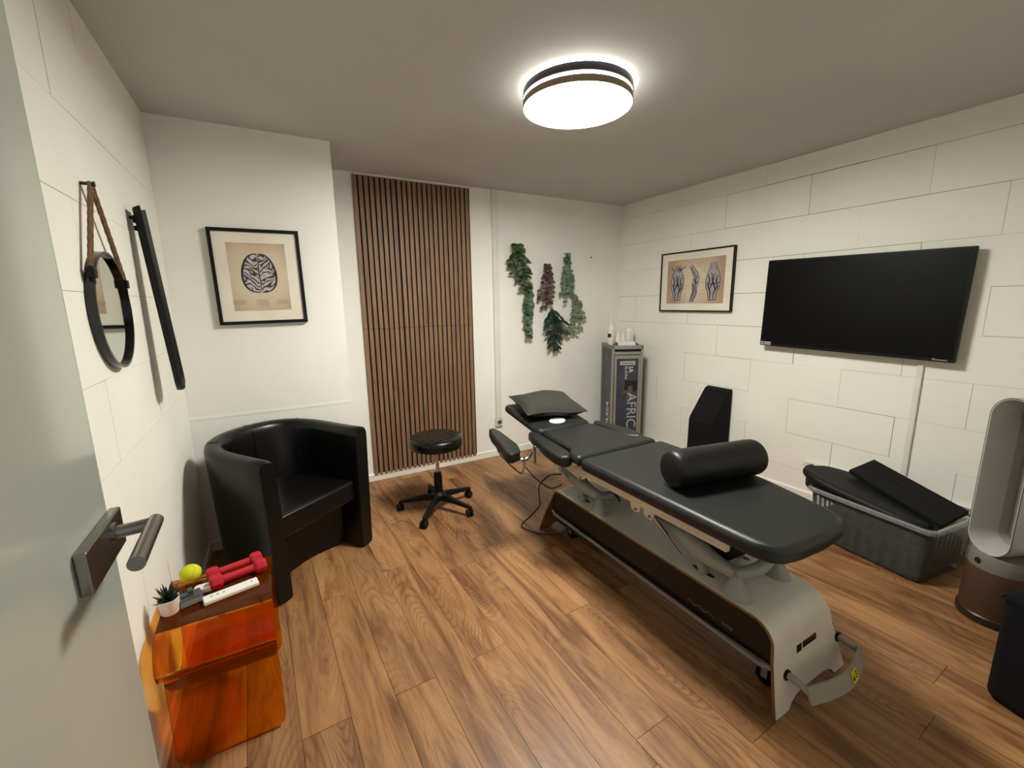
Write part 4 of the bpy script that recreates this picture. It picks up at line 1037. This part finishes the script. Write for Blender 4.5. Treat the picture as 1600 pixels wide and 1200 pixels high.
def bottle(name, label, prof, x, y, mt, extra=None, n=24):
    p = G(x, y, ZTT); t = thing(name, label, 'bottle', p, 0); t.scale = (1.12, 1.12, 1.26)
    obj('body', MB().lathe(prof, (0, 0, 0), n), M[mt], t, smooth=45, world=False)
    if extra: extra(t, Vector((0, 0, 0)))
    return t
def pump(t, p):
    obj('pump_head', MB().lathe([(.016, .165), (.016, .185), (.006, .190), (.005, .215), (.010, .216), (.010, .228), (.004, .230)], p, 16).tube([p+Vector((0, 0, .222)), p-tw*.03+Vector((0, 0, .218))], .0045, 8), M['bottle'], t, smooth=45, world=False)
    a0_ = math.atan2(-TC.y, -TC.x)
    mb = MB(); mb.grid(lambda a, b: (p.x+.0307*math.cos(a0_-1.1+1.2*a), p.y+.0307*math.sin(a0_-1.1+1.2*a), p.z+.068+.030*b), 10, 1)
    obj('label', mb, M['label_dark'], t, world=False)
bottle('pump_bottle', 'tall white pump bottle with dark label on the trolley', [(.028, 0), (.030, .004), (.030, .13), (.026, .15), (.015, .165)], -.100, .23, 'bottle', pump)
def cap(z, r, h):
    def f(t, p): obj('cap', MB().lathe([(r, z), (r*.8, z+h*.5), (r*.35, z+h), (.0005, z+h+.002)], p, 16), M['bottle'], t, smooth=45, world=False)
    return f
bottle('small_bottle', 'small white dropper bottle next to the pump bottle', [(.019, 0), (.020, .003), (.020, .060), (.014, .070)], -.035, .22, 'bottle', cap(.07, .014, .045))
bottle('small_bottle', 'small white bottle next to the large white bottle', [(.020, 0), (.021, .003), (.021, .058), (.012, .072)], .022, .225, 'bottle', cap(.072, .011, .030))
def bigcap(t, p):
    obj('cap', MB().lathe([(.034, .130), (.034, .136), (.012, .138), (.010, .150), (.006, .160)], p, 20), M['bottle'], t, smooth=45, world=False)
    mb = MB()
    for k in range(5): mb.grid(lambda a, b: (p.x+.0372*math.cos(-2.6+.9*a), p.y+.0372*math.sin(-2.6+.9*a), p.z+.045+.015*k+.004*b), 8, 1)
    obj('label_print', mb, M['label_pale'], t, world=False)
bottle('large_bottle', 'wide white bottle with pale print on the right of the trolley top', [(.034, 0), (.037, .004), (.037, .125), (.034, .130)], .088, .24, 'bottle', bigcap)
wp = thing('wipes_pack', 'white and blue foil pack of wipes at the front of the trolley top', 'wipes', G(.01, .10, ZTT))
def wpf(s_, x0, x1):
    def f(u, v):
        x = x0+(x1-x0)*u; y = v*2-1
        env = max(0, 1-(abs(x)/.118)**5)**.5
        hgt = .050*env*max(0, 1-abs(y)**3)**.6+.002+.002*math.sin(40*x+5*y)*env
        return G(.012+x, .115+y*(.052+.012*abs(x/.118)**4), ZTT+.002+(hgt if s_ > 0 else 0))
    return f
obj('film', MB().grid(wpf(1, -.088, .084), 24, 14).grid(wpf(-1, -.118, .118), 12, 6), M['wipes'], wp, smooth=70)
obj('blue_end', MB().grid(wpf(1, -.118, -.088), 6, 14), M['wipes_blue'], wp, smooth=70, label='blue end of the foil pack')
obj('blue_end', MB().grid(wpf(1, .084, .118), 6, 14), M['wipes_blue'], wp, smooth=70, label='blue end of the foil pack')

# ================================================================== FOAM WEDGE
wg = thing('foam_wedge', 'tall black foam block with slanted top against the block wall', 'foam block', (3.18, 2.26, 0))
obj('foam_body', MB().prism([(XR-.004, 0), (XR-.012, .715), (XR-.055, .70), (3.065, .470), (3.055, .445), (3.05, 0)], 'y', 2.145, 2.375), M['foam'], wg, bevel=.008, ang=20)

# ================================================================== PLASTIC BOX
bx_ = thing('storage_box', 'cloudy clear plastic storage box under the television', 'storage box', (2.97, 1.0, 0))
BR = math.radians(-7)
bc = Vector((2.985, .950, 0)); bu = Vector((math.cos(BR), math.sin(BR), 0)); bv = Vector((-math.sin(BR), math.cos(BR), 0))
HWx, HWy, BHt = .235, .300, .315
def BP(x, y, z): return bc+bu*x+bv*y+Vector((0, 0, z))
def ring(hx, hy, z, r=.04, ribs=0):
    out = []
    base = rrect(-hx, hx, -hy, hy, r, 4)
    # subdivide straight sides for ribs
    n_ = len(base)
    for i in range(n_):
        a = Vector(base[i]); b = Vector(base[(i+1) % n_]); L = (b-a).length
        if L > .1:
            k = 40
            for j_ in range(k):
                p = a.lerp(b, j_/k); nrm = Vector(((b-a).y, -(b-a).x)).normalized()
                p = p + nrm*(.0045*ribs*(1 if (j_ % 5) in (1, 2) else 0)); out.append(BP(p.x, p.y, z))
        else: out.append(BP(a.x, a.y, z))
    return out
R0 = ring(HWx-.03, HWy-.03, .004); lev = [R0, ring(HWx-.022, HWy-.022, .02, ribs=1), ring(HWx-.006, HWy-.006, .262, ribs=1), ring(HWx-.004, HWy-.004, .275), ring(HWx, HWy, BHt-.006)]
n_ = len(R0); vs = [p for r in lev for p in r]; fs = []
for i in range(len(lev)-1):
    for k in range(n_): fs.append((i*n_+k, i*n_+(k+1) % n_, (i+1)*n_+(k+1) % n_, (i+1)*n_+k))
fs.append(tuple(range(n_)))
bo = MB().add(vs, fs)
ob = obj('tub', bo, M['box_plastic'], bx_, smooth=25)
rm = MB(); q0 = ring(HWx, HWy, BHt-.012); q1 = ring(HWx+.014, HWy+.014, BHt-.008); q2 = ring(HWx+.016, HWy+.016, BHt-.022); q3 = ring(HWx+.001, HWy+.001, BHt)
vs = q0+q3+q1+q2; fs = []
for i in range(3):
    for k in range(n_): fs.append((i*n_+k, i*n_+(k+1) % n_, (i+1)*n_+(k+1) % n_, (i+1)*n_+k))
obj('rim', rm.add(vs, fs), M['box_rim'], bx_, smooth=25)
# contents
fm = thing('folded_mat', 'flat black two-panel mat sticking up out of the storage box', 'mat', (2.95, .9, .3))
def Qd(o, a, b, c_, th_): # slab from origin o with edge vectors a,b and normal thickness
    nn = a.cross(b).normalized()*th_; P_ = [o, o+a, o+a+b, o+b]; return MB().add(P_+[p+nn for p in P_], [(3, 2, 1, 0), (4, 5, 6, 7), (0, 1, 5, 4), (1, 2, 6, 5), (2, 3, 7, 6), (3, 0, 4, 7)])
o_ = Vector((2.815, .680, .322)); e1 = Vector((.195, .49, .085)); e2 = Vector((.115, -.018, .017))
obj('mat_panel', Qd(o_, e1, e2, 0, .024), M['foam'], fm, bevel=.004)
obj('mat_panel', Qd(o_+e2*1.03, e1, e2*.95, 0, .024), M['foam'], fm, bevel=.004)
cu = thing('curved_cushion', 'long curved black leatherette cushion lying over the storage box edge', 'cushion', (2.85, 1.1, .3))
ol = [(p.x, p.y) for p in spline([(2.80, .72, 0), (2.765, .80, 0), (2.768, .95, 0), (2.785, 1.12, 0), (2.812, 1.25, 0), (2.87, 1.335, 0), (2.96, 1.355, 0), (3.05, 1.32, 0), (3.10, 1.22, 0), (3.12, 1.05, 0), (3.06, .88, 0), (2.90, .735, 0), (2.80, .72, 0)], 4)][:-1]
mbc = MB().prism(ol, 'z', .0, .108); mbc.v = [(v[0], v[1], v[2]*(1-.0*v[1]) + .198+(v[1]-.72)*.12) for v in mbc.v]
obj('cushion_body', mbc, M['soft_black'], cu, bevel=.034, seg=5, ang=50)
rl = [(x_+.012, y_, .198+.108+(y_-.72)*.12-.020) for x_, y_ in ol]
obj('raised_edge', MB().tube([rl[k] for k in list(range(1, 25))], .026, 12), M['soft_black'], cu, smooth=60)
obj('lower_pad', MB().tube(spline([(2.815, .84, .262), (2.83, 1.02, .268), (2.85, 1.20, .268), (2.90, 1.24, .268)], 6), .022, 12, flat=.8), M['foam'], cu, smooth=60)
fl2 = thing('foam_cushion', 'dark grey foam cushions seen through the clear storage box', 'cushion', (2.97, 1.0, .02))
fb = MB(); Rb = Matrix((bu, bv, Vector((0, 0, 1)))).transposed()
fb.box(BP(0, 0, .097), (.385, .535, .165), M3=Rb)
M['box_fill'] = mat('dark_slate_fabric', (42, 46, 47), .9, var=.3, vs=12)
obj('cushion_body', fb, M['box_fill'], fl2, bevel=.03)

# ================================================================== TOWER FAN
FX, FY = 2.745, .452
fn_ = thing('tower_fan', 'silver bladeless tower fan on a copper-coloured base', 'fan', (FX, FY, 0))
obj('base', MB().lathe([(.112, .030), (.1125, .035), (.110, .245), (.108, .250)], (FX, FY, 0), 48), M['fan_base'], fn_, smooth=40, label='copper mesh base')
obj('foot_ring', MB().lathe([(.110, 0), (.118, .004), (.118, .034), (.112, .040)], (FX, FY, 0), 48), M['fan_dark'], fn_, smooth=40)
obj('collar', MB().lathe([(.107, .250), (.106, .300), (.098, .318), (.06, .325)], (FX, FY, 0), 48), M['fan_collar'], fn_, smooth=40)
fa = math.radians(152); A_ = Vector((math.cos(fa), math.sin(fa), 0)); S_ = Vector((-A_.y, A_.x, 0))
obj('display', MB().cyl(Vector((FX, FY, .283))+Vector((-.85, .53, 0))*.100, Vector((FX, FY, .283))+Vector((-.85, .53, 0))*.110, .012, 20), M['black_gloss'], fn_, smooth=40)
def stad(hw, zb, zt, d, n_=16):
    out = []
    for i in range(n_+1):
        a = PI*i/n_; out.append((hw*math.cos(a), zt-hw+hw*math.sin(a)))
    for i in range(n_+1):
        a = PI+PI*i/n_; out.append((hw*math.cos(a), zb+hw+hw*math.sin(a)))
    return [Vector((FX, FY, 0))+S_*x+A_*d+Vector((0, 0, z)) for x, z in out]
def loft(rings, closed_caps=False):
    n_ = len(rings[0]); vs = [p for r in rings for p in r]; fs = []
    for i in range(len(rings)-1):
        for k in range(n_): fs.append((i*n_+k, i*n_+(k+1) % n_, (i+1)*n_+(k+1) % n_, (i+1)*n_+k))
    if closed_caps: fs += [tuple(range(n_)), tuple((len(rings)-1)*n_+k for k in range(n_))]
    return MB().add(vs, fs)
obj('loop_body', loft([stad(.060, .345, .985, -.085), stad(.080, .322, 1.012, -.075), stad(.086, .315, 1.020, .02), stad(.088, .313, 1.022, .085), stad(.0865, .3145, 1.0205, .089)]), M['fan_silver'], fn_, smooth=40, label='silver oval loop')
obj('loop_edge_line', loft([stad(.0866, .3144, 1.0206, .0885), stad(.0845, .3165, 1.0185, .0895), stad(.0835, .3175, 1.0175, .0885)]), M['black_gloss'], fn_, smooth=40, label='thin black line around the loop')
obj('inner_flare', loft([stad(.0838, .317, 1.018, .0895), stad(.080, .321, 1.014, .088), stad(.059, .346, .990, .010), stad(.056, .350, .986, -.02)]), M['fan_silver'], fn_, smooth=40)
obj('inner_lining', loft([stad(.056, .350, .986, -.02), stad(.054, .352, .984, -.070)]), M['fan_grey'], fn_, smooth=40)
obj('rear_panel', loft([stad(.056, .350, .986, -.066), stad(.056, .350, .986, -.070)], True), M['fan_grey'], fn_, label='grey rear lining')

# ================================================================== BLACK CUBE
ka = math.radians(-16); k0 = Vector((2.150, .340, 0)); ku = Vector((math.cos(ka), math.sin(ka), 0)); kv = Vector((math.sin(ka), -math.cos(ka), 0))
cb_ = thing('cube_pouf', 'black fabric cube pouf with rounded edges at the right foreground', 'pouf', k0+ku*.2+kv*.2)
P_ = [k0, k0+ku*.42, k0+ku*.42+kv*.42, k0+kv*.42]
obj('cover', MB().prism([(p.x, p.y) for p in P_], 'z', .0, .435), M['cube'], cb_, bevel=.035, seg=5)
obj('seam', MB().tube([P_[i]+Vector((0, 0, .40)) for i in range(4)], .0025, 6, closed=True), M['cube'], cb_)

# ================================================================== HANGING PLANTS
def leaf_mesh(nm, L, W, m, fold_=.25, curl=.2):
    vs = []; fs = []; N = 4
    for i in range(N+1):
        t_ = i/N; ww = W/2*math.sin(PI*(t_*.86+.07))**.8 if nm != 'lance' else W/2*math.sin(PI*min(1, t_*.9+.08))**1.2
        if i == N: ww *= .35
        z = -curl*L*t_*t_
        vs += [(-ww, L*t_, z+ww*fold_), (0, L*t_, z), (ww, L*t_, z+ww*fold_)]
    for i in range(N):
        a = i*3; fs += [(a, a+1, a+4, a+3), (a+1, a+2, a+5, a+4)]
    me = D.meshes.new('leaf'); me.from_pydata(vs, [], fs); me.materials.append(m); me.shade_smooth(); return me
def plant(label, kind, x, ztop_, strands, me_, per, spread, m_stem):
    """strands: list of (dx at top, dx at bottom, length)"""
    t = thing('hanging_plant', label, 'plant', (x, YB-.05, ztop_), 0, 'artificial hanging plants on the back wall')
    nail = MB().cyl((x, YB, ztop_), (x, YB-.05, ztop_), .004, 8); obj('nail', nail, M['steel'], t)
    stm = MB()
    for (d0, d1, L) in strands:
        pts_ = []
        y0 = YB-.035-random.uniform(0, .035)
        for i in range(9):
            f_ = i/8; pts_.append(Vector((x+d0*math.sin(f_*PI/2*.9)+ (d1-d0)*f_, y0-.02*math.sin(f_*PI), ztop_-L*f_+.012*math.sin(f_*3))))
        stm.tube(pts_, .0016, 5)
        k = max(2, int(L/per))
        for q in range(k):
            f_ = (q+random.uniform(.1, .9))/k; p = pts_[0].lerp(pts_[-1], f_); i = min(7, int(f_*8)); p = pts_[i].lerp(pts_[i+1], f_*8-i)
            for sd in (-1, 1):
                if random.random() < .06: continue
                o = D.objects.new('leaf', me_); COL.objects.link(o); o.parent = t
                o.location = p - t.location
                az = sd*random.uniform(*spread); 
                # leaf local +Y is its length: aim it sideways/down and slightly out of the wall
                dirv = Vector((math.sin(az), -random.uniform(.15, .7), -math.cos(az)*random.uniform(.5, 1.0)+random.uniform(0, .15))).normalized()
                nrm = Vector((random.uniform(-.35, .35), -1, random.uniform(.1, .6))).normalized()
                xx = dirv.cross(nrm).normalized(); zz = xx.cross(dirv)
                o.rotation_euler = Matrix((xx, dirv, zz)).transposed().to_euler(); s_ = random.uniform(.75, 1.15); o.scale = (s_, s_, s_)
    obj('stems', stm, m_stem, t)
    return t
random.seed(21)
plant('bushy variegated green hanging plant, highest and leftmost on the back wall', 'a', 2.020, 1.955, [(-.09, -.07, .20), (-.07, -.05, .30), (-.02, .0, .33), (.02, .03, .30), (.05, .07, .36), (.07, .10, .40), (.00, .06, .42), (-.06, -.05, .14), (.05, .04, .15)], leaf_mesh('a', .062, .030, M['leaf_a']), .037, (.5, 1.5), M['stem'])
plant('round-leaved grey-green hanging plant below the leftmost bushy one', 'b', 2.125, 1.620, [(-.03, -.02, .40), (.0, .0, .52), (.03, .01, .45), (-.01, .02, .30)], leaf_mesh('b', .046, .046, M['leaf_b'], .1), .043, (.7, 1.8), M['stem'])
plant('dusky purple-leaved hanging plant in the middle of the back wall', 'c', 2.345, 1.790, [(-.07, -.09, .32), (-.03, -.04, .40), (.02, .0, .42), (.05, .03, .38), (.01, -.01, .30)], leaf_mesh('c', .050, .034, M['leaf_c']), .046, (.8, 1.7), M['stem'])
plant('dark green lance-leaved hanging plant, lowest on the back wall', 'd', 2.395, 1.385, [(-.08, -.07, .20), (-.02, .0, .36), (.03, .04, .40), (.07, .11, .26), (.09, .14, .22), (.0, .05, .30)], leaf_mesh('lance', .105, .036, M['leaf_d'], .2, .25), .055, (.2, .9), M['stem'])
plant('pale green fine-leaved hanging plant, upper right of the group', 'e', 2.570, 1.900, [(-.06, -.07, .42), (-.04, -.035, .47), (-.01, -.01, .40), (.03, .03, .40), (.06, .06, .42)], leaf_mesh('e', .032, .030, M['leaf_e'], .1), .031, (.8, 1.7), M['stem'])
plant('striped green and cream hanging plant, lower right of the group', 'f', 2.680, 1.510, [(-.08, -.07, .34), (-.04, -.05, .42), (.0, -.02, .40), (.04, .03, .30), (.07, .09, .26), (.09, .07, .36)], leaf_mesh('f', .052, .032, M['leaf_f']), .050, (.6, 1.5), M['stem'])
# small screw left in the wall and the ceiling corner cap
tag(obj('wall_plug', MB().cyl((2.905, YB, 1.875), (2.905, YB-.006, 1.875), .007, 10), M['fan_dark']), 'small dark wall plug right of the hanging plants', 'plug')
